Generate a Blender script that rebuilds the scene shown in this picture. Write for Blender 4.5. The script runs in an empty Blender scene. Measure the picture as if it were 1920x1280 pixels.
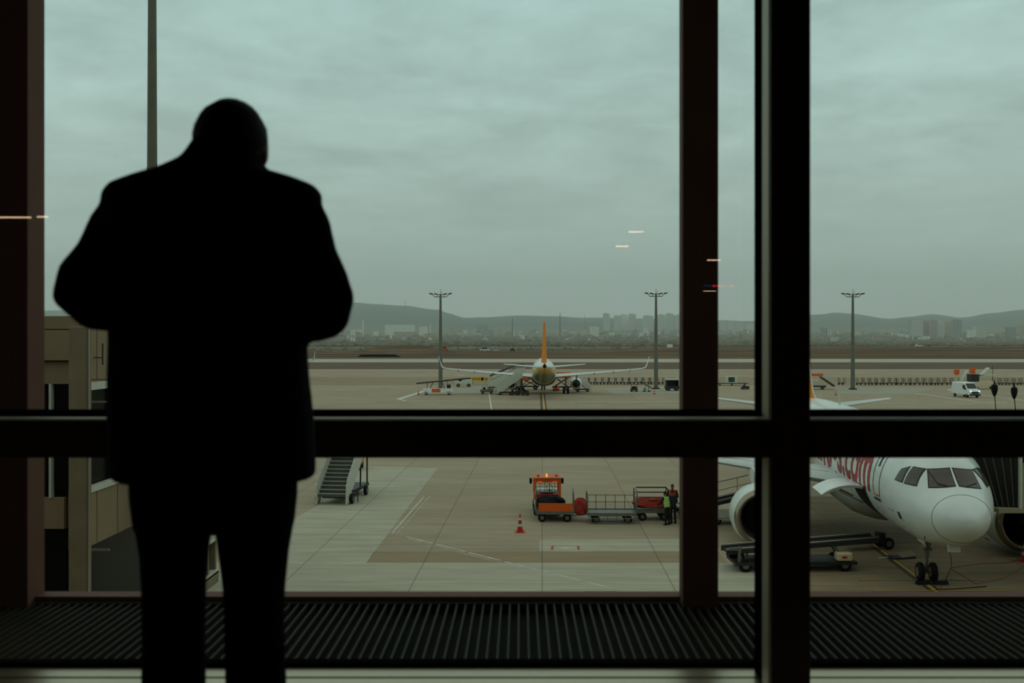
import bpy, bmesh, math, random
from mathutils import Vector, Matrix
R = math.radians
pi = math.pi
random.seed(7)
sc = bpy.context.scene
COL = sc.collection

# ------------------------------------------------------------------ camera
F, CX, CY, H = 1867.0, 976.0, 637.0, 9.6      # focal length in px, vanishing point, eye height over the apron
cam = bpy.data.cameras.new('camera')
cam.sensor_width = 36.0
cam.lens = 36.0 * F / 1920
cam.shift_x = -(CX - 960) / 1920
cam.shift_y = (CY - 640) / 1920
cam.clip_start, cam.clip_end = 0.05, 20000
cam.dof.use_dof = True
cam.dof.focus_distance = 90
cam.dof.aperture_fstop = 3.6
co = bpy.data.objects.new('camera', cam)
co.location = (0, 0, H)
co.rotation_euler = (R(90), 0, 0)
COL.objects.link(co)
sc.camera = co
sc.view_settings.view_transform = 'Standard'
sc.view_settings.look = 'None'
sc.view_settings.gamma = 1
sc.view_settings.use_curve_mapping = False
sc.view_settings.exposure = 0.0


# ------------------------------------------------------------------ node helpers
def lin(c):
    return tuple(((v / 255) / 12.92 if v / 255 <= 0.04045 else ((v / 255 + 0.055) / 1.055) ** 2.4) for v in c)


class NT:
    def __init__(s, nt):
        s.nt = nt; s.L = nt.links
    def n(s, typ, **kw):
        d = s.nt.nodes.new(typ)
        for k, v in kw.items():
            if k.startswith('_'):
                setattr(d, k[1:], v)
            else:
                key = int(k[1:]) if k[0] == 'i' and k[1:].isdigit() else k.replace('__', ' ')
                if isinstance(v, bpy.types.NodeSocket):
                    s.L.new(v, d.inputs[key])
                else:
                    d.inputs[key].default_value = v
        return d
    def math(s, op, a, b=0.0, clamp=False):
        return s.n('ShaderNodeMath', _operation=op, _use_clamp=clamp, i0=a, i1=b).outputs[0]
    def mix(s, f, a, b):
        d = s.nt.nodes.new('ShaderNodeMix'); d.data_type = 'RGBA'
        for i, v in ((0, f), (6, a), (7, b)):
            if isinstance(v, bpy.types.NodeSocket): s.L.new(v, d.inputs[i])
            elif i: d.inputs[i].default_value = (*v[:3], 1)
            else: d.inputs[i].default_value = v
        return d.outputs[2]
    def ramp(s, f, stops):
        d = s.nt.nodes.new('ShaderNodeValToRGB'); s.L.new(f, d.inputs[0])
        e = d.color_ramp.elements
        while len(e) < len(stops): e.new(0.5)
        for q, (p, c) in zip(e, stops):
            q.position = p; q.color = (*c[:3], 1) if len(c) > 1 else (c[0], c[0], c[0], 1)
        return d.outputs[0]


# ------------------------------------------------------------------ sky
w = bpy.data.worlds.new('sky'); sc.world = w; w.use_nodes = True
w.node_tree.nodes.clear()
t = NT(w.node_tree)
tc = t.n('ShaderNodeTexCoord').outputs['Generated']
sep = t.n('ShaderNodeSeparateXYZ', i0=tc)
z = t.math('MAXIMUM', sep.outputs[2], 0.0)
den = t.math('ADD', z, 0.10)
u = t.math('DIVIDE', sep.outputs[0], den)
v = t.math('DIVIDE', sep.outputs[1], den)
cmb = t.n('ShaderNodeCombineXYZ', i0=u, i1=v, i2=0.0).outputs[0]
n1 = t.n('ShaderNodeTexNoise', Vector=cmb, Scale=1.3, Detail=7.0, Roughness=0.6, Distortion=0.5).outputs[0]
n2 = t.n('ShaderNodeTexNoise', Vector=cmb, Scale=4.2, Detail=6.0, Roughness=0.62, Distortion=0.4).outputs[0]
nn = t.math('ADD', t.math('MULTIPLY', n1, 0.68), t.math('MULTIPLY', n2, 0.32))
cl = t.n('ShaderNodeMapRange', Value=nn, i1=0.36, i2=0.66, i3=0.0, i4=1.0).outputs[0]
grad = t.ramp(z, [(0.0, lin((190, 203, 194))), (0.06, lin((180, 200, 191))), (0.12, lin((174, 200, 190))), (0.22, lin((174, 204, 195))), (0.36, lin((172, 206, 198))), (0.62, lin((184, 204, 194))), (1.0, lin((196, 208, 196)))])
amp = t.n('ShaderNodeMapRange', Value=z, i1=0.03, i2=0.20, i3=0.0, i4=0.38).outputs[0]
mul = t.math('ADD', t.math('MULTIPLY', t.math('SUBTRACT', cl, 0.5), amp), 1.0)
colr = t.n('ShaderNodeVectorMath', _operation='SCALE', i0=grad, Scale=mul).outputs[0]
bg = t.n('ShaderNodeBackground', Color=colr, Strength=1.0)
t.L.new(bg.outputs[0], t.n('ShaderNodeOutputWorld').inputs[0])

# ------------------------------------------------------------------ materials
MATS = {}
def mat(name, c, rough=0.6, metal=0.0, spec=0.4, noise=0.0, nscale=3.0, coat=0.0, emit=None, estr=1.0, c2=None):
    if name in MATS: return MATS[name]
    m = bpy.data.materials.new(name); m.use_nodes = True; MATS[name] = m
    nt = NT(m.node_tree)
    b = m.node_tree.nodes['Principled BSDF']
    c = lin(c)
    b.inputs['Roughness'].default_value = rough
    b.inputs['Metallic'].default_value = metal
    b.inputs['Specular IOR Level'].default_value = spec
    b.inputs['Coat Weight'].default_value = coat
    b.inputs['Base Color'].default_value = (*c, 1)
    if noise:
        oc = nt.n('ShaderNodeTexCoord').outputs['Object']
        no = nt.n('ShaderNodeTexNoise', Vector=oc, Scale=nscale, Detail=5.0, Roughness=0.6).outputs[0]
        f = nt.n('ShaderNodeMapRange', Value=no, i1=0.3, i2=0.7, i3=0.0, i4=1.0).outputs[0]
        d = lin(c2) if c2 else tuple(k * (1 - noise) for k in c)
        nt.L.new(nt.mix(f, d, c), b.inputs['Base Color'])
    if emit:
        b.inputs['Emission Color'].default_value = (*lin(emit), 1)
        b.inputs['Emission Strength'].default_value = estr
    return m

white = mat('white_paint', (226, 232, 226), 0.32, coat=0.3, noise=0.08, nscale=0.8)
offwhite = mat('off_white_paint', (200, 200, 184), 0.5, noise=0.15, nscale=4)
greymet = mat('grey_metal', (118, 118, 106), 0.45, metal=0.4, noise=0.2)
darkmet = mat('dark_metal', (48, 48, 44), 0.5, metal=0.3)
black = mat('black_rubber', (20, 20, 19), 0.7, spec=0.2)
silver = mat('bare_metal', (170, 166, 152), 0.3, metal=0.8)
orange = mat('orange_paint', (214, 92, 22), 0.45)
finorange = mat('fin_orange', (230, 134, 4), 0.6, spec=.2)
red = mat('red_paint', (182, 30, 24), 0.5)
redtext = mat('red_lettering', (160, 12, 20), 0.45)
yellow = mat('yellow_paint', (206, 170, 60), 0.5)
glassdk = mat('dark_glazing', (34, 38, 36), 0.08, spec=0.6)
cabglass = mat('cockpit_glazing', (46, 46, 40), 0.12, spec=0.6, noise=0.5, nscale=2.5, c2=(82, 66, 52))
seal = mat('window_seal', (30, 30, 28), 0.5)
lampglass = mat('lamp_glass', (190, 196, 190), 0.3)
orangebag = mat('red_tarpaulin', (170, 52, 38), 0.75, noise=0.35, nscale=5)


# ------------------------------------------------------------------ mesh builder
class MB:
    def __init__(s):
        s.v = []; s.f = []
    def add(s, vs, fs, M=None):
        k = len(s.v)
        s.v += [tuple(M @ Vector(p)) if M else tuple(p) for p in vs]
        s.f += [tuple(i + k for i in q) for q in fs]
        return s
    def box(s, c, d, rz=0.0, rx=0.0, ry=0.0):
        M = Matrix.Translation(c) @ Matrix.Rotation(rz, 4, 'Z') @ Matrix.Rotation(ry, 4, 'Y') @ Matrix.Rotation(rx, 4, 'X')
        x, y, z = (q / 2 for q in d)
        vs = [(a * x, b * y, e * z) for a in (-1, 1) for b in (-1, 1) for e in (-1, 1)]
        return s.add(vs, [(0, 1, 3, 2), (4, 6, 7, 5), (0, 4, 5, 1), (2, 3, 7, 6), (0, 2, 6, 4), (1, 5, 7, 3)], M)
    def bb(s, x0, x1, y0, y1, z0, z1):
        return s.box(((x0 + x1) / 2, (y0 + y1) / 2, (z0 + z1) / 2), (abs(x1 - x0), abs(y1 - y0), abs(z1 - z0)))
    def loft(s, secs, cap=True, closed=True):
        k = len(s.v); n = len(secs[0])
        for q in secs: s.v += [tuple(p) for p in q]
        for i in range(len(secs) - 1):
            for j in range(n if closed else n - 1):
                a = k + i * n + j; b = k + i * n + (j + 1) % n
                s.f.append((a, b, b + n, a + n))
        if cap:
            s.f.append(tuple(k + j for j in reversed(range(n))))
            s.f.append(tuple(k + (len(secs) - 1) * n + j for j in range(n)))
        return s
    def rings(s, pts, rad, n=12, cap=True):
        """tube through pts; rad = number, list, or list of (ra, rb)"""
        pts = [Vector(p) for p in pts]; secs = []
        up = None
        for i, p in enumerate(pts):
            a = pts[max(i - 1, 0)]; b = pts[min(i + 1, len(pts) - 1)]
            d = (b - a)
            if d.length < 1e-9: d = Vector((0, 0, 1))
            d.normalize()
            if up is None: up = Vector((0, 0, 1)) if abs(d.z) < 0.9 else Vector((0, 1, 0))
            x = d.cross(up)
            if x.length < 1e-4: x = d.cross(Vector((1, 0, 0)))
            x.normalize(); y = x.cross(d).normalized(); up = y
            r = rad[i] if isinstance(rad, (list, tuple)) else rad
            ra, rb = r if isinstance(r, (list, tuple)) else (r, r)
            secs.append([p + x * ra * math.cos(2 * pi * j / n) + y * rb * math.sin(2 * pi * j / n) for j in range(n)])
        return s.loft(secs, cap)
    def cyl(s, a, b, r, r2=None, n=12):
        return s.rings([a, b], [r, r if r2 is None else r2], n)
    def cap(s, a, b, r, r2=None, n=12):
        """capsule with round ends"""
        a = Vector(a); b = Vector(b); r2 = r if r2 is None else r2
        d = (b - a); L = d.length
        d = d / L if L > 1e-6 else Vector((0, 0, 1))
        P = []; Q = []
        for k in range(5):
            an = pi / 2 * k / 4
            P.append(a - d * r * math.cos(an) * 0.999); Q.append(max(r * math.sin(an), r * 0.05))
        for k in range(5):
            an = pi / 2 * k / 4
            P.append(b + d * r2 * math.sin(an)); Q.append(max(r2 * math.cos(an), r2 * 0.05))
        return s.rings(P, Q, n)
    def ball(s, c, r, n=14, M=None):
        rx, ry, rz = r if isinstance(r, (list, tuple)) else (r, r, r)
        secs = []
        for i in range(9):
            a = pi * i / 8; q = max(math.sin(a), 0.02)
            ring = [Vector((rx * q * math.cos(2 * pi * j / n), ry * q * math.sin(2 * pi * j / n), -rz * math.cos(a))) for j in range(n)]
            if M: ring = [M @ p for p in ring]
            secs.append([p + Vector(c) for p in ring])
        return s.loft(secs)
    def lathe(s, prof, o, ax='y', n=24, closed=False):
        o = Vector(o); secs = []
        for (h, r) in prof:
            ring = []
            for j in range(n):
                a = 2 * pi * j / n; c, q = r * math.cos(a), r * math.sin(a)
                p = {'x': (h, c, q), 'y': (q, h, c), 'z': (c, q, h)}[ax]
                ring.append(o + Vector(p))
            secs.append(ring)
        if closed:
            secs.append(secs[0]); return s.loft(secs, False)
        return s.loft(secs)
    def wheel(s, c, r, w, ax='y', n=20):
        e = w * 0.22
        return s.lathe([(-w / 2, r * 0.5), (-w / 2, r * 0.86), (-w / 2 + e, r), (w / 2 - e, r), (w / 2, r * 0.86), (w / 2, r * 0.5)], c, ax, n)
    def hub(s, c, r, w, ax='y'):
        return s.lathe([(-w / 2 - .01, r * .18), (-w / 2 - .01, r * 0.5), (w / 2 + .01, r * 0.5), (w / 2 + .01, r * .18)], c, ax, 14)
    def prism(s, poly, a, b, ax='y'):
        def P(u, v, k): return {'y': (u, k, v), 'x': (k, u, v), 'z': (u, v, k)}[ax]
        return s.loft([[P(u, v, a) for u, v in poly], [P(u, v, b) for u, v in poly]])
    def wires(s, segs, r, n=6):
        for a, b in segs: s.cyl(a, b, r, n=n)
        return s
    def build(s, name, m, parent=None, smooth=None, bevel=0.0):
        me = bpy.data.meshes.new(name); me.from_pydata(s.v, [], s.f)
        bm = bmesh.new(); bm.from_mesh(me)
        bmesh.ops.recalc_face_normals(bm, faces=bm.faces); bm.to_mesh(me); bm.free()
        me.materials.append(m)
        if smooth is not None:
            me.polygons.foreach_set('use_smooth', [True] * len(me.polygons))
            me.set_sharp_from_angle(angle=R(smooth))
        o = bpy.data.objects.new(name, me); COL.objects.link(o)
        if parent: o.parent = parent
        if bevel:
            b = o.modifiers.new('bevel', 'BEVEL'); b.width = bevel; b.segments = 2; b.limit_method = 'ANGLE'
        return o


def tag(o, label=None, cat=None, group=None, kind=None):
    if label: o['label'] = label
    if cat: o['category'] = cat
    if group: o['group'] = group
    if kind: o['kind'] = kind
    return o
def thing(name, label, cat, loc=(0, 0, 0), rz=0.0, group=None, scale=1.0):
    o = bpy.data.objects.new(name, None); COL.objects.link(o)
    o.location = loc; o.rotation_euler = (0, 0, rz); o.scale = (scale,) * 3
    o.empty_display_size = 0.2
    return tag(o, label, cat, group)
def struct(mb, name, m, label, cat, parent=None, **k):
    return tag(mb.build(name, m, parent, **k), label, cat, kind='structure')
def kids(o): return [c for c in bpy.data.objects if c.parent == o]
def dup(root, loc, rz, label, group=None):
    def cp(o, par):
        c = o.copy(); COL.objects.link(c); c.parent = par
        for q in kids(o): cp(q, c)
        return c
    r = cp(root, None)
    r.location = loc; r.rotation_euler = (0, 0, rz); r['label'] = label
    if group: r['group'] = group
    return r
def G(px, py, z=0.0):
    Y = (H - z) * F / (py - CY)
    return Vector(((px - CX) * Y / F, Y, z))
def P(px, py, Y):
    return Vector(((px - CX) * Y / F, Y, H - (py - CY) * Y / F))


# ================================================================== THE HALL
dark = mat('dark_frame_paint', (156, 140, 116), 0.5, spec=0.3)
blackp = mat('black_gasket', (12, 12, 11), 1.0, spec=0.0)
brownp = mat('brown_steel_paint', (112, 74, 56), 0.7, spec=0.25, noise=0.15, nscale=6)
sill = mat('brushed_sill', (190, 172, 142), 0.28, metal=0.85)
wallm = mat('dark_wall', (40, 38, 34), 0.9, spec=0.1)
floorm = mat('dark_floor', (38, 36, 33), 0.5, spec=0.3)
ZF = 8.4
x0, x1, yb = -7.0, 7.0, -7.0
struct(MB().bb(x0, x1, yb, 2.9, ZF - .2, ZF), 'floor', floorm, 'dark polished floor of the waiting hall', 'floor')
struct(MB().bb(x0, x1, yb, 3.2, 12.6, 12.8), 'ceiling', wallm, 'dark ceiling of the waiting hall', 'ceiling')
struct(MB().bb(x0, x1, yb - .2, yb, ZF, 12.6), 'wall_back', wallm, 'dark rear wall of the waiting hall', 'wall')
struct(MB().bb(x0 - .2, x0, yb, 3.4, ZF - .2, 12.8), 'wall_left', wallm, 'dark left wall of the waiting hall', 'wall')
struct(MB().bb(x1, x1 + .2, yb, 3.4, ZF - .2, 12.8), 'wall_right', wallm, 'dark right wall of the waiting hall', 'wall')
struct(MB().bb(x0, x1, 3.1, 3.4, 12.2, 12.8), 'wall_lintel', wallm, 'dark wall strip above the windows', 'wall')
struct(MB().bb(x0, x1, 2.905, 3.4, 7.9, 8.46), 'wall_plinth', wallm, 'low wall below the windows', 'wall')
zs = 8.505
mb = MB()
mb.bb(x0, x1, 3.24, 3.335, 8.46, zs); mb.bb(x0, x1, 3.222, 3.24, 8.46, zs - .006); mb.bb(x0, x1, 2.88, 3.222, 8.46, zs)
struct(mb, 'trim_1', sill, 'pale brushed metal window sill along the bottom of the picture', 'window sill')
struct(MB().bb(x0, x1, 3.335, 3.385, 8.3, zs + .012), 'trim_2', blackp, 'black bottom gasket rail under the large panes', 'window rail')
# posts and transoms
PX = .779
cover = mat('lit_aluminium_cover', (206, 194, 164), .45, metal=.3)  # aluminium strips, paler to put the sky light on those faces into colour
def post(nm, xa, xb, lab):
    o = struct(MB().bb(xa, xb, 3.1, 3.3, zs, 12.2), nm, dark, lab, 'window post', bevel=.003)
    b = MB().bb(xa - .004, xa, 3.2, 3.3, zs, 12.2).bb(xb, xb + .004, 3.2, 3.3, zs, 12.2).bb(xa + .01, xb - .01, 3.3, 3.35, zs, 12.2)
    b.build('glazing_bead', blackp, o)
    MB().bb(xa - .003, xa + .001, 3.115, 3.2, zs, 12.2).build('lit_side_cover', cover, o)
post('trim_3', PX, .903, 'thick black window post right of the picture centre')
post('trim_4', -3.4, -3.28, 'black window post beyond the left edge of the view')
post('trim_5', 4.4, 4.52, 'black window post beyond the right edge of the view')
def transom(nm, xa, xb, z0, z1, lab):
    o = struct(MB().bb(xa, xb, 3.1, 3.3, z0, z1), nm, dark, lab, 'window transom', bevel=.003)
    MB().bb(xa, xb, 3.2, 3.35, z1, z1 + .016).bb(xa, xb, 3.2, 3.35, z0 - .012, z0).bb(xa, xb, 3.3, 3.35, z0, z1).build('glazing_bead', blackp, o)
    MB().bb(xa, xb, 3.115, 3.2, z1 - .001, z1 + .003).build('lit_top_cover', cover if xb < 1 else dark, o)  # left bar takes the paler strip for the brighter light on its top
for i, (xa, xb, lb) in enumerate(((-3.28, PX, 'left of the thick post'), (.903, 4.4, 'right of the thick post'))):
    transom('trim_%d' % (6 + i), xa, xb, 9.233, 9.351, 'black horizontal window bar ' + lb)
term = mat('terminal_cladding', (62, 58, 50), .8)
mb = MB().bb(-70, 70, -40, 3.38, 0, 7.9).bb(-70, 70, -40, 3.38, 12.8, 17).bb(-70, -7.2, -40, 3.38, 7.9, 12.8).bb(7.2, 70, -40, 3.38, 7.9, 12.8).bb(-7.2, 7.2, -40, -7.2, 7.9, 12.8)
struct(mb, 'wall_outer', term, 'outer walls of the terminal around the hall', 'wall')
# glass
gm = bpy.data.materials.new('clear_glass'); gm.use_nodes = True; gm.node_tree.nodes.clear()
t = NT(gm.node_tree)
gl = t.n('ShaderNodeBsdfGlossy', Roughness=0.0, Color=(1, 1, 1, 1)).outputs[0]
tr = t.n('ShaderNodeBsdfTransparent', Color=(.985, .975, .985, 1)).outputs[0]
fr = t.n('ShaderNodeFresnel', IOR=1.35).outputs[0]
ms = t.n('ShaderNodeMixShader', i0=t.math('MINIMUM', fr, 0.5), i1=tr, i2=gl).outputs[0]
t.L.new(ms, t.n('ShaderNodeOutputMaterial').inputs[0])
k = 0
for xa, xb, lb in ((-3.30, PX + .02, 'left'), (.883, 4.42, 'right')):
    for za, zb, lz in ((zs - .03, 9.23, 'lower'), (9.358, 12.21, 'upper')):
        k += 1
        struct(MB().bb(xa, xb, 3.336, 3.346, za, zb), 'window_%d' % k, gm, f'clear {lz} glass pane {lb} of the thick post', 'window')
# outside: columns, upstand, grille walkway
struct(MB().bb(-2.55, -2.03, 4.1, 4.25, 8.45, 12.6), 'trim_8', brownp, 'wide brown steel column at the left edge of the view', 'column', bevel=.004)
struct(MB().bb(.6676, .8147, 4.1, 4.19, 8.45, 12.6), 'trim_9', brownp, 'slim dark steel column outside the glass right of centre', 'column', bevel=.003)
struct(MB().bb(-4.5, 5.2, 4.16, 4.25, 8.3, 8.528), 'trim_10', brownp, 'brown upstand along the outer edge of the grille', 'upstand', bevel=.003)
grm = mat('grille_paint', (48, 44, 32), 0.6, spec=0.15)
mb = MB()
x = -4.5
while x < 5.2:
    mb.bb(x, x + .0062, 3.39, 4.158, 8.478, 8.506); x += .0365
mb.bb(-4.5, 5.2, 4.135, 4.158, 8.478, 8.5065)
gr = tag(mb.build('floor_grille', grm), 'dark outdoor walkway grille of narrow slats below the window', 'grille', kind='structure')
MB().bb(-4.5, 5.2, 3.39, 4.158, 8.40, 8.468).build('grille_tray', mat('grille_tray_paint', (24, 25, 16), .8, spec=.1), gr)
struct(MB().bb(-7, 7, 3.4, 4.7, 12.6, 12.8), 'blocker', wallm, 'dark soffit added out of view to shade the outdoor walkway', 'blocker')  # unseen overhang, added to keep sky light off the columns and grille
struct(MB().bb(-4.6, 5.3, 3.4, 4.25, 7.9, 8.40), 'ledge', wallm, 'concrete ledge carrying the grille', 'ledge')
# lamps behind the viewer (mirrored in the panes)
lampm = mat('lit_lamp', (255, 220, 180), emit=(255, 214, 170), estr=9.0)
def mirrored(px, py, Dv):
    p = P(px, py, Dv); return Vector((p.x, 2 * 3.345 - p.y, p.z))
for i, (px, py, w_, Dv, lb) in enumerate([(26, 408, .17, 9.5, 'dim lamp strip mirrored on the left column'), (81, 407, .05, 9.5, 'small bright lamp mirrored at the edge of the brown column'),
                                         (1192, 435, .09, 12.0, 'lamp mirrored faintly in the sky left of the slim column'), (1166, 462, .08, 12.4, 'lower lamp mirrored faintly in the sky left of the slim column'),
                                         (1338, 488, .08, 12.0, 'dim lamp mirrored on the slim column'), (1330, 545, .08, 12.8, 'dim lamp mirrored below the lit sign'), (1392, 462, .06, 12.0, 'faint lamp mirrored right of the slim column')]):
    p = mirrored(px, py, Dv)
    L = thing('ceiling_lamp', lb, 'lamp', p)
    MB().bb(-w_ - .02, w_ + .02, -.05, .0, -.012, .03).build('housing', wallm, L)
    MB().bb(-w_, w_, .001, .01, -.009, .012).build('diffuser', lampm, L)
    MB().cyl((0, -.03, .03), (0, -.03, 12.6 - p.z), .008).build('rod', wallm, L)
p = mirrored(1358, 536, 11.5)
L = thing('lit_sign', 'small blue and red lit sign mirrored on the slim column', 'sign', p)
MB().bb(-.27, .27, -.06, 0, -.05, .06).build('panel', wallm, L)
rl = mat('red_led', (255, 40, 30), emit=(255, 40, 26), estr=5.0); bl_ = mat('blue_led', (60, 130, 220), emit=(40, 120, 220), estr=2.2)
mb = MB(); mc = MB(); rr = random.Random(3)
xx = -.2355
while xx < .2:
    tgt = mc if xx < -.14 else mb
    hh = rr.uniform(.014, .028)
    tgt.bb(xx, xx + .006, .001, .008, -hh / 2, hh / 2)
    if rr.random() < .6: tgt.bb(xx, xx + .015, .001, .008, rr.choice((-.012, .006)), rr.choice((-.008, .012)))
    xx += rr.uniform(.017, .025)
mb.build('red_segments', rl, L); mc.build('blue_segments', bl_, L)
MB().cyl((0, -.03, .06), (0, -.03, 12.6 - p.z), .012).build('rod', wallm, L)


# ================================================================== GROUND
def ground_mat(name, ca, cb, cj, sx, sy, ang, var=.5, stain=.35):
    m = bpy.data.materials.new(name); m.use_nodes = True; MATS[name] = m
    t = NT(m.node_tree); b = m.node_tree.nodes['Principled BSDF']
    b.inputs['Roughness'].default_value = .85; b.inputs['Specular IOR Level'].default_value = .25
    oc = t.n('ShaderNodeTexCoord').outputs['Object']
    rt = t.n('ShaderNodeVectorRotate', _rotation_type='Z_AXIS', Vector=oc, Angle=ang).outputs[0]
    sp = t.n('ShaderNodeSeparateXYZ', i0=rt)
    a = t.math('DIVIDE', sp.outputs[0], sx); c = t.math('DIVIDE', sp.outputs[1], sy)
    fa = t.math('FLOOR', a); fc = t.math('FLOOR', c)
    cell = t.n('ShaderNodeCombineXYZ', i0=fa, i1=fc, i2=0.0).outputs[0]
    wn = t.n('ShaderNodeTexWhiteNoise', _noise_dimensions='2D', Vector=cell).outputs[0]
    n1 = t.n('ShaderNodeTexNoise', Vector=oc, Scale=.05, Detail=6.0, Roughness=.65).outputs[0]
    st = t.n('ShaderNodeVectorMath', _operation='MULTIPLY', i0=rt, i1=(.25, 1.6, 1)).outputs[0]
    n2 = t.n('ShaderNodeTexNoise', Vector=st, Scale=.9, Detail=6.0, Roughness=.7).outputs[0]
    f = t.math('ADD', t.math('MULTIPLY', wn, var), t.math('MULTIPLY', t.math('SUBTRACT', n1, .35), 1.6), True)
    c1 = t.mix(f, lin(ca), lin(cb))
    k = t.n('ShaderNodeMapRange', Value=n2, i1=.3, i2=.75, i3=1.0 - stain * .5, i4=1.0 + stain * .35).outputs[0]
    c2 = t.n('ShaderNodeVectorMath', _operation='SCALE', i0=c1, Scale=k).outputs[0]
    ja = t.math('LESS_THAN', t.math('ABSOLUTE', t.math('SUBTRACT', t.math('FRACT', a), .5)), .5 - .03 / sx)
    jc = t.math('LESS_THAN', t.math('ABSOLUTE', t.math('SUBTRACT', t.math('FRACT', c), .5)), .5 - .02 / sy)
    j = t.math('SUBTRACT', 1.0, t.math('MULTIPLY', ja, jc))
    fj = t.math('MULTIPLY', j, .5)
    t.L.new(t.mix(fj, c2, lin(cj)), b.inputs['Base Color'])
    return m
ANG = math.atan(.0217)
apm = ground_mat('apron_concrete', (152, 136, 112), (168, 154, 128), (90, 80, 68), 5.1, 2.45, ANG)
apm2 = ground_mat('pale_concrete', (172, 166, 144), (180, 176, 154), (100, 92, 78), 5.1, 2.45, ANG, .3, .5)
apm3 = ground_mat('brown_concrete', (146, 126, 98), (152, 134, 106), (84, 72, 60), 5.1, 2.45, ANG, .3, .3)
def strip(ya, yb_, xa=-900, xb=900, z=0.0, th=.3):
    return MB().bb(xa, xb, ya, yb_, z - th, z)
apron = struct(strip(-30, 326), 'apron', apm, 'wide concrete airport apron', 'apron')
def poly_px(pts, z):
    q = [G(a, b, 0) for a, b in pts]
    return [(p.x, p.y) for p in q]
def flat(mb, pts, z=.01):
    return mb.prism(poly_px(pts, 0), 0.0005, z, 'z')
def line(mb, a, b, w_, z=.012, dash=None):
    a = G(*a); b = G(*b); d = (b - a); L = d.length; d.normalize(); n = Vector((-d.y, d.x, 0)) * w_ / 2
    s0 = 0
    while s0 < L:
        s1 = min(L, s0 + (dash[0] if dash else L))
        p, q = a + d * s0, a + d * s1
        mb.prism([(p + n)[:2], (q + n)[:2], (q - n)[:2], (p - n)[:2]], 0.0005, z, 'z')
        s0 = s1 + (dash[1] if dash else 0) + 1e-6
m1 = MB()
flat(m1, [(676, 873), (820, 878), (687, 1055), (500, 1055), (480, 1010), (596, 948)], .008)
flat(m1, [(390, 1055), (1440, 1055), (1620, 1230), (100, 1230)], .008)
flat(m1, [(1012, 1011), (1330, 1011), (1350, 1033), (1011, 1033)], .008)
m1.build('pale_slab', apm2, apron)
m1 = MB()
flat(m1, [(687, 1054.9), (702, 1034), (1345, 1034), (1365, 1054.9)], .008)
flat(m1, [(580, 707), (2100, 707), (2100, 722), (580, 722)], .008)
m1.build('brown_slab', apm3, apron)
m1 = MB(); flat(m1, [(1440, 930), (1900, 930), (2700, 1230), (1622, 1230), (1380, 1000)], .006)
m1.build('stained_shaded_slab', ground_mat('stained_shaded_concrete', (124, 107, 81), (150, 132, 103), (64, 56, 42), 5.1, 2.45, ANG, .4, .7), apron)  # stained concrete with the shade below the airliner mixed into its colour
asph = mat('apron_asphalt', (160, 154, 134), .85, noise=.15, nscale=.2)
m1 = MB(); flat(m1, [(1130, 727), (1280, 725), (1290, 738), (1150, 738)], .014)
flat(m1, [(850, 725), (905, 725), (900, 737), (830, 737)], .014); flat(m1, [(1560, 727), (1760, 727), (1700, 740), (1580, 738)], .014)
m1.build('pale_patch', asph, apron)
wl = mat('white_line_paint', (205, 212, 200), .7); wf = mat('faded_white_paint', (206, 204, 186), .8, noise=.35, nscale=1.5, c2=(160, 152, 132))
m1 = MB()
line(m1, (802, 731), (747, 748), .8); line(m1, (747, 748), (760, 751), .35); line(m1, (755, 751.5), (1290, 752.5), .28)
line(m1, (590, 723.5), (850, 723.5), .3); line(m1, (917, 737), (923, 776), .18); line(m1, (1347, 754.5), (1420, 754.5), .3)
line(m1, (1520, 755), (1720, 755), .2); line(m1, (1683, 733), (1832, 753), .3); line(m1, (1832, 753.5), (1886, 753.5), .35)
line(m1, (1778, 731), (1786, 729), .5); line(m1, (1778, 732), (1925, 751), .3); line(m1, (1600, 727.5), (1650, 727.5), .5)
line(m1, (575, 693), (1900, 693), .6)
m1.build('white_marking', wl, apron)
m1 = MB()
line(m1, (796, 930), (735, 1000), .10); line(m1, (806, 930), (745, 1000), .07, dash=(.6, .3)); line(m1, (782, 930), (808, 930), .12)
line(m1, (735, 1001), (755, 1002), .1); line(m1, (760, 1006), (1150, 1104), .13, dash=(2.2, .25)); line(m1, (765, 1011), (1100, 1096), .05)
line(m1, (1369, 862), (1395, 878), .25)
m1.build('faded_marking', wf, apron)
yl = mat('yellow_line_paint', (206, 160, 62), .75, noise=.2, nscale=2); kb = mat('black_border_paint', (70, 62, 50), .8)
m1 = MB(); m2 = MB()
line(m1, (1017.5, 738), (1021.6, 778), .3); line(m2, (1017.1, 738), (1020.5, 778), .9, .009)
line(m1, (982, 773.5), (1054, 773.5), .7)
line(m1, (1640, 1022), (1760, 1112), .14); line(m2, (1637, 1022), (1756, 1112), .38, .009)
line(m1, (1614, 1087), (1720, 1087), .07); line(m1, (1790, 1086), (1850, 1087), .07); line(m2, (1612, 1087.5), (1850, 1087.5), .16, .009)
line(m1, (1637, 1107), (1895, 1107), .07); line(m2, (1635, 1107.5), (1895, 1107.5), .16, .009)
m1.build('yellow_marking', yl, apron); m2.build('black_marking', kb, apron)
rdm = mat('faded_red_paint', (176, 84, 66), .8, noise=.2)
m1 = MB(); m2 = MB(); m3 = MB()
for (cx, cy, wd) in ((1060, 1027, 1.0), (1126, 1112, 1.12)):
    a = 24 * wd
    for sx in (-1, 1): line(m1, (cx + sx * a, cy - 3.5), (cx + sx * a + sx * 1, cy + 3.5), .12)
    line(m1, (cx - a, cy - 3.5), (cx + a, cy - 3.5), .04)
    for q in range(5): line(m2, (cx - 6 + q * 3, cy - 1), (cx - 5.4 + q * 3, cy + 1.2), .035)
m1.build('red_marking', rdm, apron); m2.build('white_stencil', wl, apron)
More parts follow.
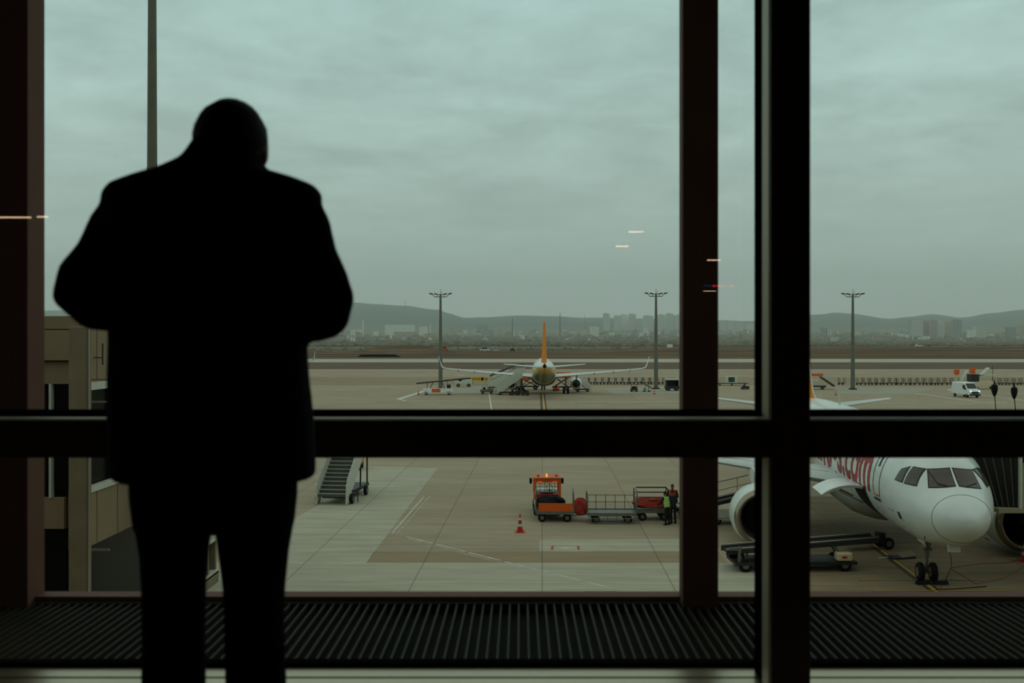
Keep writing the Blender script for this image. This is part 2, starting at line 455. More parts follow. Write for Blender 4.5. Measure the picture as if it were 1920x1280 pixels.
struct(strip(326, 427), 'grass_strip', mat('dry_grass', (104, 82, 58), .95, noise=.25, nscale=.05, c2=(82, 66, 46)), 'brown dry grass strip beyond the apron', 'grass strip')
tw = struct(strip(427, 498), 'taxiway', mat('taxiway_concrete', (176, 170, 152), .85, noise=.1, nscale=.1), 'pale taxiway strip crossing the field', 'taxiway')

PROF = [(-900, 598), (-300, 600), (85, 582), (200, 588), (560, 575), (665, 568), (700, 571), (760, 575), (820, 582), (845, 590), (872, 597), (900, 595), (960, 592), (1040, 594), (1100, 599), (1280, 600), (1347, 603), (1415, 603), (1525, 592), (1562, 588), (1600, 590), (1665, 598), (1700, 595), (1745, 591), (1800, 597), (1860, 588), (1920, 582), (2300, 572), (3000, 580)]
def interp(tab, x):
    if x <= tab[0][0]: return tab[0][1]
    for (a, b), (c, d) in zip(tab, tab[1:]):
        if x <= c:
            k = (x - a) / (c - a); k = k * k * (3 - 2 * k); return b + (d - b) * k
    return tab[-1][1]
def sm(a, b, x):
    k = min(1, max(0, (x - a) / (b - a))); return k * k * (3 - 2 * k)
from mathutils import noise as mn
def terr(x, y):
    if y < 505: return 0.0
    px = CX + x / y * F
    z = 3.6 * sm(1050, 1330, px) * sm(620, 900, y) * (1 - sm(960, 1150, y))
    z += 1.9 * sm(1050, 800, px) * sm(600, 760, y) * (1 - sm(800, 950, y)) * (.6 + .4 * math.sin(px / 37))
    z += 3.2 * sm(665, 710, px) * sm(860, 800, px) * sm(700, 800, y) * (1 - sm(840, 960, y))
    z += 55 * sm(1500, 4200, y)
    top = H + (CY - interp(PROF, px)) / F * 5200
    z += (top - 55) * sm(3300, 5200, y) * (1 - .5 * sm(5400, 7200, y))
    z += mn.noise(Vector((x * .004, y * .004, 0))) * (10 * sm(3000, 4500, y) + 1.0 * sm(900, 2000, y))
    return z
cols, rows = 260, 90
mb = MB()
ys = [499.5 * (7200 / 499.5) ** (i / (rows - 1)) for i in range(rows)]
for y in ys:
    for j in range(cols):
        tx = -.85 + 1.7 * j / (cols - 1)
        mb.v.append((tx * y, y, terr(tx * y, y)))
for i in range(rows - 1):
    for j in range(cols - 1):
        a = i * cols + j; mb.f.append((a, a + 1, a + cols + 1, a + cols))
fm = bpy.data.materials.new('field_ground'); fm.use_nodes = True
t = NT(fm.node_tree); b = fm.node_tree.nodes['Principled BSDF']; b.inputs['Roughness'].default_value = .95; b.inputs['Specular IOR Level'].default_value = .1
oc = t.n('ShaderNodeTexCoord').outputs['Object']; sp = t.n('ShaderNodeSeparateXYZ', i0=oc)
st = t.n('ShaderNodeVectorMath', _operation='MULTIPLY', i0=oc, i1=(.006, .03, 1)).outputs[0]
n1 = t.n('ShaderNodeTexNoise', Vector=st, Scale=1.0, Detail=7.0, Roughness=.6).outputs[0]
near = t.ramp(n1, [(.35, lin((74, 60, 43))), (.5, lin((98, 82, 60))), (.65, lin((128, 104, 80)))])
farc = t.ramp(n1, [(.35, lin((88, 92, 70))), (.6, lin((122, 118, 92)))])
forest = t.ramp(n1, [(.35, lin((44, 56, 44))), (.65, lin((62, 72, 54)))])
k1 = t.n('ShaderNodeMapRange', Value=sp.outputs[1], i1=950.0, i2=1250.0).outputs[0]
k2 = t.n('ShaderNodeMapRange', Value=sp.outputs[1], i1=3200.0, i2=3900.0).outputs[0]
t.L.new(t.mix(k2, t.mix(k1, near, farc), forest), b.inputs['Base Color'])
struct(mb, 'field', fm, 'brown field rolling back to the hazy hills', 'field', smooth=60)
# haze
hz = bpy.data.materials.new('haze'); hz.use_nodes = True; hz.node_tree.nodes.clear()
t = NT(hz.node_tree)
vs = t.n('ShaderNodeVolumePrincipled', Color=(.93, 1.0, .97, 1), Density=.00025, Anisotropy=0.0)
t.L.new(vs.outputs[0], t.n('ShaderNodeOutputMaterial').inputs['Volume'])
tag(MB().bb(-5200, 5200, 700, 6600, -3, 420).build('haze', hz), 'thin haze over the distant town and hills', 'haze', kind='stuff')
hz.cycles.homogeneous_volume = True
sc.cycles.volume_bounces = 1


# ================================================================== AIRCRAFT
# fuselage stations: s from the nose tip, centre height, half height up, half height down, half width
FS = [(0, 3.22, .03, .03, .03), (.1, 3.22, .30, .32, .36), (.35, 3.24, .52, .58, .66), (.75, 3.27, .77, .85, .97), (1.2, 3.32, .96, 1.08, 1.18), (1.65, 3.38, 1.2, 1.28, 1.36),
      (2.05, 3.44, 1.46, 1.45, 1.52), (2.5, 3.52, 1.68, 1.60, 1.65), (3.2, 3.62, 1.86, 1.75, 1.79), (4.2, 3.74, 2.06, 1.9, 1.9), (5.5, 3.83, 2.08, 2.02, 1.96),
      (7, 3.87, 2.07, 2.07, 1.975), (12, 3.87, 2.07, 2.07, 1.975), (18, 3.87, 2.07, 2.07, 1.975), (23.5, 3.87, 2.07, 2.07, 1.975), (26, 3.95, 1.99, 1.98, 1.93), (28.5, 4.14, 1.76, 1.75, 1.76),
      (31, 4.42, 1.40, 1.40, 1.44), (33.5, 4.75, .98, .98, 1.02), (35.5, 5.02, .62, .62, .64), (37, 5.18, .32, .32, .32), (37.57, 5.22, .13, .13, .13)]
def fus(s):
    s = min(max(s, 0), 37.57)
    for i in range(len(FS) - 1):
        if s <= FS[i + 1][0]: break
    a, b = FS[i], FS[i + 1]
    if i == 0:
        k = math.sqrt(max(s, 0) / b[0]); return tuple(a[j] + (b[j] - a[j]) * k for j in range(1, 5))
    p = FS[i - 1]; n = FS[min(i + 2, len(FS) - 1)]
    h = b[0] - a[0]; u = (s - a[0]) / h; out = []
    for j in range(1, 5):
        d0 = (b[j] - a[j]) / h; dp = (a[j] - p[j]) / (a[0] - p[0]); dn = (n[j] - b[j]) / (n[0] - b[0]) if n[0] > b[0] else d0
        ma = 0 if dp * d0 <= 0 else 2 * dp * d0 / (dp + d0); mb_ = 0 if dn * d0 <= 0 else 2 * dn * d0 / (dn + d0)
        out.append((2 * u ** 3 - 3 * u * u + 1) * a[j] + (u ** 3 - 2 * u * u + u) * h * ma + (3 * u * u - 2 * u ** 3) * b[j] + (u ** 3 - u * u) * h * mb_)
    return tuple(out)
S0 = 5.07
def skin_side(s, z, off=0.0, side=-1):
    zc, up, dn, ry = fus(s); k = (z - zc) / (up if z > zc else dn); k = max(-.999, min(.999, k))
    cy = math.sqrt(1 - k * k)
    n = Vector((0, cy / ry, k / (up if z > zc else dn))).normalized()
    return Vector((S0 - s, side * (ry * cy + n.y * off), z + n.z * off))
def skin_front(y, z, off=0.0):
    lo, hi = 0.0, 7.0
    for _ in range(40):
        m = (lo + hi) / 2; zc, up, dn, ry = fus(m)
        if (y / ry) ** 2 + ((z - zc) / (up if z > zc else dn)) ** 2 > 1: lo = m
        else: hi = m
    return Vector((S0 - hi + off, y, z + off * .3))
def patch(mb, corners, fn, n=7, off=.012):
    """bilinear patch through four corners laid on the skin"""
    (a0, a1), (b0, b1), (c0, c1), (d0, d1) = corners
    k = len(mb.v)
    for i in range(n + 1):
        for j in range(n + 1):
            u, v = i / n, j / n
            p = (a0 * (1 - u) * (1 - v) + b0 * u * (1 - v) + c0 * u * v + d0 * (1 - u) * v, a1 * (1 - u) * (1 - v) + b1 * u * (1 - v) + c1 * u * v + d1 * (1 - u) * v)
            mb.v.append(tuple(fn(p[0], p[1], off)))
    for i in range(n):
        for j in range(n):
            a = k + i * (n + 1) + j; mb.f.append((a, a + 1, a + n + 2, a + n + 1))
def ribbon(mb, pts, fn, w_=.02, off=.008, step=.12):
    q = []
    for (a, b), (c, d) in zip(pts, pts[1:]):
        L = math.hypot(c - a, d - b); m = max(1, int(L / step))
        q += [(a + (c - a) * i / m, b + (d - b) * i / m) for i in range(m)]
    q.append(pts[-1])
    mb.rings([fn(a, b, off) for a, b in q], w_ / 2, 4)
def airfoil(le, chord, th, up=(0, 0, 1), n=10):
    """section running aft (-x) from the leading edge"""
    le = Vector(le); up = Vector(up); top = []; bot = []
    for i in range(n + 1):
        x = (1 - math.cos(pi * i / n)) / 2
        y = 5 * th * (.2969 * math.sqrt(x) - .126 * x - .3516 * x * x + .2843 * x ** 3 - .1015 * x ** 4)
        top.append(le + Vector((-x * chord, 0, 0)) + up * y * chord); bot.append(le + Vector((-x * chord, 0, 0)) - up * y * chord * .8)
    return top + bot[1:-1][::-1]
def livery():
    m = bpy.data.materials.new('fuselage_paint'); m.use_nodes = True
    t = NT(m.node_tree); b = m.node_tree.nodes['Principled BSDF']
    b.inputs['Roughness'].default_value = .32; b.inputs['Coat Weight'].default_value = .3
    oc = t.n('ShaderNodeTexCoord').outputs['Object']; sp = t.n('ShaderNodeSeparateXYZ', i0=oc)
    no = t.n('ShaderNodeTexNoise', Vector=oc, Scale=.9, Detail=6.0).outputs[0]
    wt = t.mix(t.n('ShaderNodeMapRange', Value=no, i1=.3, i2=.7).outputs[0], lin((206, 212, 206)), lin((226, 230, 224)))
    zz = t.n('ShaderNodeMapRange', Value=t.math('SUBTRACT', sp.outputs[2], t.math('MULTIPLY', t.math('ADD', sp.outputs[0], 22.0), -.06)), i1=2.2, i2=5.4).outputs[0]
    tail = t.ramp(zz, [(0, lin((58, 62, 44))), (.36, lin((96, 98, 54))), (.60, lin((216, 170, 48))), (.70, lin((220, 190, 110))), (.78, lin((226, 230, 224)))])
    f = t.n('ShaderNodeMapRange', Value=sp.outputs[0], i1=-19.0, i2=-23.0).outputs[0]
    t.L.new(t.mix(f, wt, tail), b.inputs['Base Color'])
    return m
fuspaint = livery()
grime = mat('belly_paint', (176, 172, 158), .4, noise=.2, nscale=1.5)
nac = mat('nacelle_paint', (216, 222, 214), .35, coat=.3, noise=.08, nscale=2)
lipm = mat('inlet_lip_metal', (150, 140, 122), .28, metal=.85)
fanm = mat('fan_metal', (30, 30, 30), .45, metal=.6)
insd = mat('inlet_liner', (44, 42, 38), .6)

def wheelset(parent, nm, x, ys_, r, w_, label=None):
    for yy in ys_:
        tyre = MB().wheel((x, yy, r), r, w_).build(nm, black, parent, smooth=40)
        MB().hub((x, yy, r), r, w_).build('rim', silver, tyre, smooth=40)

def aircraft(name, label, loc, rz, near=True, scale=1.0):
    ac = thing(name, label, 'aeroplane', loc, rz, scale=scale)
    N = 40 if near else 24
    ss = [0, .01, .03, .06, .1, .16, .24, .35, .5, .75, 1.0, 1.2, 1.4, 1.65, 1.85, 2.05, 2.25, 2.5, 2.85, 3.2, 3.7, 4.2, 4.8, 5.5, 6.2, 7, 12, 18, 23.5, 24.7, 26, 27.2, 28.5, 29.7, 31, 32.2, 33.5, 34.5, 35.5, 36.3, 37, 37.57]
    secs = []
    for s in ss:
        zc, up, dn, ry = fus(s)
        secs.append([(S0 - s, ry * math.sin(2 * pi * j / N), zc + (up if math.cos(2 * pi * j / N) > 0 else dn) * math.cos(2 * pi * j / N)) for j in range(N)])
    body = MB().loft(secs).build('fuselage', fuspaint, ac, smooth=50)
    # belly fairing
    secs = []
    for s, r_, wz in ((9.2, .1, .1), (9.9, .95, .8), (11.2, 1.65, 1.3), (12.8, 2.0, 1.45), (17, 2.1, 1.35), (19.5, 1.9, 1.1), (21.2, 1.1, .7), (22.4, .1, .1)):
        secs.append([(S0 - s, r_ * math.cos(2 * pi * j / 20), 2.62 + wz * math.sin(2 * pi * j / 20)) for j in range(20)])
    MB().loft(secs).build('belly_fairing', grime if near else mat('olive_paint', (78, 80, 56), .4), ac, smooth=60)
    wingm = mat('wing_paint', (198, 204, 198), .38, noise=.1, nscale=1.2)
    for sd in (1, -1):
        # wing
        secs = [airfoil((S0 - 11.6, sd * .6, 2.78), 7.4, .13), airfoil((S0 - 12.4, sd * 1.95, 2.9), 6.4, .13), airfoil((S0 - 14.75, sd * 6.4, 3.32), 3.95, .115),
                airfoil((S0 - 17.6, sd * 11.9, 3.86), 2.7, .105), airfoil((S0 - 20.25, sd * (17.0 if near else 16.5), 4.42), 1.55, .10)]
        wg = MB().loft(secs).build('wing', wingm, ac, smooth=50)
        for yy in (8.5, 11.6, 14.2):
            mb = MB()
            xx = S0 - (12.4 + (yy - 1.95) * .518 + 2.9); zz = 2.75 + (yy - 1.95) * .105
            mb.rings([(xx + 1.2, sd * yy, zz + .3), (xx, sd * yy, zz + .02), (xx - 1.3, sd * yy, zz + .08), (xx - 2.0, sd * yy, zz + .3)], [.05, .17, .14, .03], 8)
            mb.build('flap_fairing', wingm, wg, smooth=60)
        if near:
            mb = MB().loft([airfoil((S0 - 20.25, sd * 17.0, 4.42), 1.55, .10), airfoil((S0 - 21.0, sd * 17.12, 5.0), .7, .05, (0, 1, 0))])
            mb.loft([airfoil((S0 - 20.25, sd * 17.0, 4.42), 1.55, .10), airfoil((S0 - 21.0, sd * 17.1, 3.95), .7, .05, (0, 1, 0))])
            mb.build('wing_fence', orange, wg, smooth=50)
            # slat line and panel
            mb = MB(); mb.rings([(S0 - 12.95, sd * 2.3, 3.30), (S0 - 15.25, sd * 6.4, 3.58), (S0 - 20.5, sd * 16.8, 4.53)], .008, 4)
            mb.build('slat_gap', seal, wg)
        else:
            secs = [airfoil((S0 - 20.25, sd * 16.5, 4.42), 1.55, .09), airfoil((S0 - 20.6, sd * 16.95, 4.62), 1.35, .09, (0, -sd * .6, .8)),
                    airfoil((S0 - 21.0, sd * 17.12, 5.0), 1.1, .09, (0, -sd * .95, .2)), airfoil((S0 - 22.1, sd * 17.5, 6.5), .45, .09, (0, -sd, .1))]
            MB().loft(secs).build('winglet', white, wg, smooth=50)
        # tailplane
        MB().loft([airfoil((S0 - 31.9, sd * .7, 4.95), 4.0, .10), airfoil((S0 - 35.3, sd * 6.2, 5.50), 1.5, .09)]).build('tailplane', wingm, ac, smooth=50)
        # engine
        ex, ey, ez, er = S0 - (10.0 if near else 11.0), sd * 5.7, 1.5, 1.3
        if not near: ez, er = 1.55, .98
        k = er / 1.17
        eng = MB().lathe([(0.0, 1.00 * k), (-.06, 1.09 * k), (-.28, 1.17 * k), (-.9, 1.27 * k), (-1.8, 1.25 * k), (-2.7, 1.08 * k), (-3.35, .86 * k), (-3.35, .78 * k), (-2.6, .80 * k), (-1.05, .84 * k), (-.7, .86 * k), (-.25, .9 * k)],
                         (ex, ey, ez), 'x', 36, closed=True).build('engine', nac, ac, smooth=45)
        MB().lathe([(-.3, 1.176 * k), (-.12, 1.13 * k), (.0, 1.06 * k), (.025, 1.0 * k), (-.02, .945 * k), (-.2, .905 * k), (-.3, .89 * k)], (ex, ey, ez), 'x', 36, closed=True).build('inlet_lip', lipm, eng, smooth=60)
        MB().lathe([(-.25, .90 * k), (-1.0, .845 * k), (-1.0, .83 * k), (-.25, .885 * k)], (ex, ey, ez), 'x', 36, closed=True).build('inlet_liner', insd, eng, smooth=60)
        mb = MB().lathe([(-1.05, .84 * k), (-1.1, .84 * k)], (ex, ey, ez), 'x', 30)
        for q in range(22):
            a = 2 * pi * q / 22; c, s_ = math.cos(a), math.sin(a); c2, s2 = math.cos(a + .22), math.sin(a + .22)
            p = [Vector((ex - .98, ey + .2 * c, ez + .2 * s_)), Vector((ex - .9, ey + .82 * k * c, ez + .82 * k * s_)), Vector((ex - 1.04, ey + .82 * k * c2, ez + .82 * k * s2)), Vector((ex - 1.04, ey + .2 * c2, ez + .2 * s2))]
            o_ = Vector((.012, 0, 0))
            mb.loft([p, [v_ - o_ for v_ in p]])
        mb.build('fan', fanm, eng)
        MB().lathe([(-.45, .01), (-.55, .10), (-.75, .2), (-1.02, .28)], (ex, ey, ez), 'x', 18).build('spinner', darkmet, eng, smooth=60)
        MB().lathe([(-3.2, .62 * k), (-3.6, .58 * k), (-4.3, .42 * k), (-4.3, .36 * k), (-3.2, .4 * k)], (ex, ey, ez), 'x', 24, closed=True).lathe([(-4.2, .3 * k), (-4.9, .03)], (ex, ey, ez), 'x', 16).build('exhaust', darkmet, eng, smooth=50)
        pz = 3.32
        MB().loft([[(ex - .9, ey - .06, ez + er + .02), (ex - .9, ey + .06, ez + er + .02), (ex - 3.4, ey + .1, ez + er - .35), (ex - 3.4, ey - .1, ez + er - .35)],
                   [(ex - 3.6, ey - .08, pz), (ex - 3.6, ey + .08, pz), (ex - 6.6, ey + .12, pz - .1), (ex - 6.6, ey - .12, pz - .1)]]).build('pylon', nac, eng)
        MB().loft([[(ex - .8, ey + sd * -1.1 * k, ez + .5), (ex - .8, ey + sd * -1.14 * k, ez + .55), (ex - 1.9, ey + sd * -1.14 * k, ez + .58), (ex - 1.9, ey - sd * 1.1 * k, ez + .5)],
                   [(ex - 1.1, ey - sd * 1.45 * k, ez + .85), (ex - 1.1, ey - sd * 1.48 * k, ez + .88), (ex - 1.8, ey - sd * 1.48 * k, ez + .88), (ex - 1.8, ey - sd * 1.45 * k, ez + .85)]]).build('strake', nac, eng)
    # fin
    ft = .085 if near else .16
    fin = MB().loft([airfoil((S0 - 29.0, 0, 5.3), 6.6, ft, (0, 1, 0)), airfoil((S0 - 30.2, 0, 6.2), 5.6, ft, (0, 1, 0)), airfoil((S0 - 32.4, 0, 9.0), 3.9, ft, (0, 1, 0)), airfoil((S0 - 34.6, 0, 11.76), 2.4, ft, (0, 1, 0))])
    fin = fin.build('fin', finorange, ac, smooth=50)
    MB().loft([airfoil((S0 - 34.55, 0, 11.72), 2.5, .12, (0, 1, 0)), airfoil((S0 - 34.8, 0, 11.95), 2.0, .1, (0, 1, 0))]).build('fin_cap', finorange, fin, smooth=50)
    if near:
        MB().rings([(S0 - 28.2, 0, 5.72), (S0 - 29.4, 0, 5.98), (S0 - 30.15, 0, 6.35), (S0 - 32.35, 0, 9.0), (S0 - 34.55, 0, 11.7)], .05, 8).build('leading_edge', offwhite, fin, smooth=60)
    MB().lathe([(-.3, .30), (-.55, .22)], (S0 - 37.1, 0, 5.2), 'x', 12).build('tail_exhaust', black, ac)
    # landing gear
    ng = MB().cyl((0, 0, .38), (.05, 0, 1.2), .06).cyl((.04, 0, 1.0), (.1, 0, 2.3), .1).cyl((.1, 0, 1.25), (.9, 0, 2.1), .045).cyl((0, -.26, .38), (0, .26, .38), .06).box((.12, 0, 1.35), (.16, .3, .2)).cyl((-.05, 0, .75), (-.22, 0, .98), .03).cyl((-.22, 0, .98), (-.02, 0, 1.2), .03)
    ng = ng.build('nose_gear', greymet, ac, smooth=40)
    wheelset(ng, 'tyre', 0, (-.25, .25), .38, .22)
    for sy in (-1, 1): MB().box((.7, sy * .42, 1.8), (1.0, .03, .26), rx=-.25 * sy).build('gear_door', fuspaint, ng)
    if near:
        for sy in (-.14, .14): MB().cyl((.2, sy, 1.45), (.24, sy, 1.45), .07).build('taxi_light', lampglass, ng)
    for sd in (1, -1):
        mg = MB().cyl((-12.64, sd * 3.8, .55), (-12.5, sd * 3.75, 2.9), .13).cyl((-12.6, sd * 3.8, 1.3), (-12.4, sd * 2.3, 2.7), .07).cyl((-12.64, sd * 3.35, .56), (-12.64, sd * 4.25, .56), .09).box((-12.6, sd * 4.15, 1.75), (1.1, .05, 1.6)).build('main_gear', greymet, ac, smooth=40)
        wheelset(mg, 'tyre', -12.64, (sd * 3.45, sd * 4.15), .56, .38)
    if not near:
        MB().box((S0 - 37.1, 0, 5.36), (.5, .26, .5)).build('tail_cone_panel', seal, body)
        return ac
    # --- details of the near aircraft
    sl = lambda a, b, c: skin_side(a, b, c, -1)
    sr = lambda a, b, c: skin_side(a, b, c, 1)
    def mirror(c): return [(-p, q) for p, q in c]
    def grow(c, e):
        mx = sum(p for p, q in c) / 4; my = sum(q for p, q in c) / 4
        return [(p + math.copysign(e, p - mx), q + math.copysign(e, q - my)) for p, q in c]
    wind = [(.08, 4.36), (.90, 4.24), (.76, 4.80), (.065, 4.88)]
    s1 = [(1.98, 4.24), (2.55, 4.26), (2.70, 4.82), (2.28, 4.80)]
    s2 = [(2.70, 4.27), (3.22, 4.30), (3.16, 4.66), (2.86, 4.82)]
    for c, fn in ((wind, skin_front), (mirror(wind), skin_front), (s1, sl), (s2, sl), (s1, sr), (s2, sr)):
        mb = MB(); patch(mb, grow(c, .035), fn, 8, .006)
        fr_ = mb.build('window_frame', seal, body, smooth=60)
        mb = MB(); patch(mb, c, fn, 8, .016); mb.build('cockpit_pane', cabglass, fr_, smooth=60)
    for sd in (-1, 1):
        mb = MB(); mb.rings([skin_front(sd * .35, 4.33, .03), skin_front(sd * .62, 4.38, .05), skin_front(sd * .78, 4.75 if sd < 0 else 4.4, .05)], .014, 6)
        mb.build('wiper', darkmet, body)
    mb = MB()
    # radome seam, door outlines, panel marks
    zc, up, dn, ry = fus(.85)
    mb.rings([(S0 - .85, (ry + .003) * math.sin(a), zc + ((up if math.cos(a) > 0 else dn) + .003) * math.cos(a)) for a in [2 * pi * j / 48 for j in range(49)]], .006, 4)
    mb.build('radome_seam', seal, body)
    dA = [(4.65, 5.25), (4.65, 3.55), (4.72, 3.40), (5.42, 3.40), (5.5, 3.55), (5.5, 5.25), (5.4, 5.42), (4.75, 5.42), (4.65, 5.25)]
    for fn in (sl, sr): mb = MB(); ribbon(mb, dA, fn, .022); mb.build('door_outline', seal, body)
    mb = MB(); patch(mb, [(4.63, 3.30), (5.52, 3.30), (5.52, 3.20), (4.63, 3.20)], sl, 6, .03); mb.build('door_sill', seal, body)
    mb = MB(); patch(mb, [(5.0, 4.55), (5.16, 4.55), (5.16, 4.95), (5.0, 4.95)], sl, 4, .012)
    mb.build('door_window', seal, body)
    mb = MB(); patch(mb, [(4.72, 3.43), (5.42, 3.43), (5.42, 3.39), (4.72, 3.39)], sl, 6, .02)
    mb.build('door_warning_stripe', red, body)
    mb = MB(); rr = random.Random(5)
    patch(mb, [(2.72, 2.86), (2.92, 2.86), (2.92, 3.12), (2.72, 3.12)], sl, 3, .01); mb.build('placard_mark', darkmet, body)
    for q in range(22):
        sx = rr.uniform(2.6, 6.6); z_ = rr.uniform(2.2, 3.1) if sx < 5 else rr.uniform(2.1, 2.9); mb = MB()
        patch(mb, [(sx, z_), (sx + rr.uniform(.05, .14), z_), (sx + rr.uniform(.05, .14), z_ + .03), (sx, z_ + .03)], sl, 1, .008); mb.build('placard_mark', darkmet, body)
    MB().box((S0 - 1.3, -.12, 2.12), (.18, .4, .30)).build('nose_placard', offwhite, body)
    for sy in (-1, 1): MB().cyl((S0 - 1.6, sy * 1.05, 2.45), (S0 - 1.35, sy * 1.12, 2.4), .02).build('pitot_probe', darkmet, body)
    # aerials on the crown
    MB().loft([airfoil((S0 - 21.5, 0, 5.9), .45, .08, (0, 1, 0)), airfoil((S0 - 21.75, 0, 6.65), .22, .08, (0, 1, 0))]).build('blade_aerial', offwhite, body, smooth=40)
    MB().loft([airfoil((S0 - 27.2, 0, 5.8), .25, .08, (0, 1, 0)), airfoil((S0 - 27.4, 0, 6.3), .14, .08, (0, 1, 0))]).build('blade_aerial', offwhite, body, smooth=40)
    # cabin windows
    for q in range(34):
        sx = 7.0 + q * .53; mb = MB(); patch(mb, [(sx, 4.35), (sx + .23, 4.35), (sx + .23, 4.68), (sx, 4.68)], sl, 2, .01); mb.build('cabin_window', glassdk, body)
    # titles
    cu = bpy.data.curves.new('titles', 'FONT'); cu.body = 'flypgs.com'; cu.size = 1.0; cu.resolution_u = 3; cu.shear = .12; cu.offset = .018
    tmp = bpy.data.objects.new('titles', cu); COL.objects.link(tmp)
    me = bpy.data.meshes.new_from_object(tmp); bpy.data.objects.remove(tmp)
    bm = bmesh.new(); bm.from_mesh(me); bmesh.ops.remove_doubles(bm, verts=bm.verts, dist=1e-5)
    xs = [q.co.x for q in bm.verts]; xa, xb = min(xs), max(xs)
    XS, ZS, sA, sB, zb = 1, 3.05, 17.6, 6.05, 3.42
    for k in range(-3, 12):
        g = bm.verts[:] + bm.edges[:] + bm.faces[:]
        bmesh.ops.bisect_plane(bm, geom=g, plane_co=(0, k * .075, 0), plane_no=(0, 1, 0))
    for q in bm.verts:
        u_ = (q.co.x - xa) / (xb - xa); zz_ = zb + q.co.y * ZS
        q.co = skin_side(sA + (sB - sA) * u_, min(zz_, 5.7), .012, -1)
    bm.to_mesh(me); bm.free(); me.materials.clear(); me.materials.append(redtext)
    o = bpy.data.objects.new('titles', me); COL.objects.link(o); o.parent = body
    # open forward cargo door on this side
    mb = MB(); patch(mb, [(7.05, 1.98), (9.5, 1.98), (9.5, 3.42), (7.05, 3.42)], sl, 8, .014)
    mb.build('cargo_opening', mat('cargo_hold', (16, 16, 15), .8), body)
    def door_arc(s, off, n=9):
        out = []
        for i in range(n):
            a = i / (n - 1)
            ang_ = R(-14) + a * R(52)
            out.append(Vector((S0 - s, -2.42 - 2.0 * math.sin(ang_) - off * math.sin(ang_), 3.36 - 2.0 * (1 - math.cos(ang_)) + .1 + off * math.cos(ang_))))
        return out
    secs = []
    for s in (7.35, 7.9, 8.45, 9.0, 9.55):
        secs.append(door_arc(s, .0) + door_arc(s, -.10)[::-1])
    cd = MB().loft(secs).build('cargo_door', fuspaint, ac, smooth=40)
    MB().loft([door_arc(7.34, -.005) + door_arc(7.34, -.10)[::-1], door_arc(7.30, -.005) + door_arc(7.30, -.10)[::-1]]).build('door_edge', grime, cd)
    for s_ in (7.5, 9.4): MB().cyl((S0 - s_, -1.9, 2.7), (S0 - s_, -2.9, 3.2), .03).build('door_strut', greymet, cd)
    return ac

HD = math.atan2(-.9938, -.111)
near_ac = aircraft('parked_airliner', 'large white airliner with red lettering parked at right, nose towards the window', (16.15, 39.6, 0), HD, True)
q = G(1017, 735); far_ac = None
fh = R(90) - .016
Ym = 9.6 * F / (738 - CY)
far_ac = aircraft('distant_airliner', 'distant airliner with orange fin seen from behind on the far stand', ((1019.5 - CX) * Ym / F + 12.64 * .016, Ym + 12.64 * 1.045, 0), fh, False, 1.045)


# ================================================================== APRON EQUIPMENT
def face(a, b):
    """rotation that points +x from a to b"""
    return math.atan2(b[1] - a[1], b[0] - a[0])
def wheels(parent, pos, r, w_, ax='y', nm='tyre', rim=greymet):
    for p in pos:
        t_ = MB().wheel(p, r, w_, ax).build(nm, black, parent, smooth=40)
        MB().hub(p, r, w_, ax).build('rim', rim, t_, smooth=40)

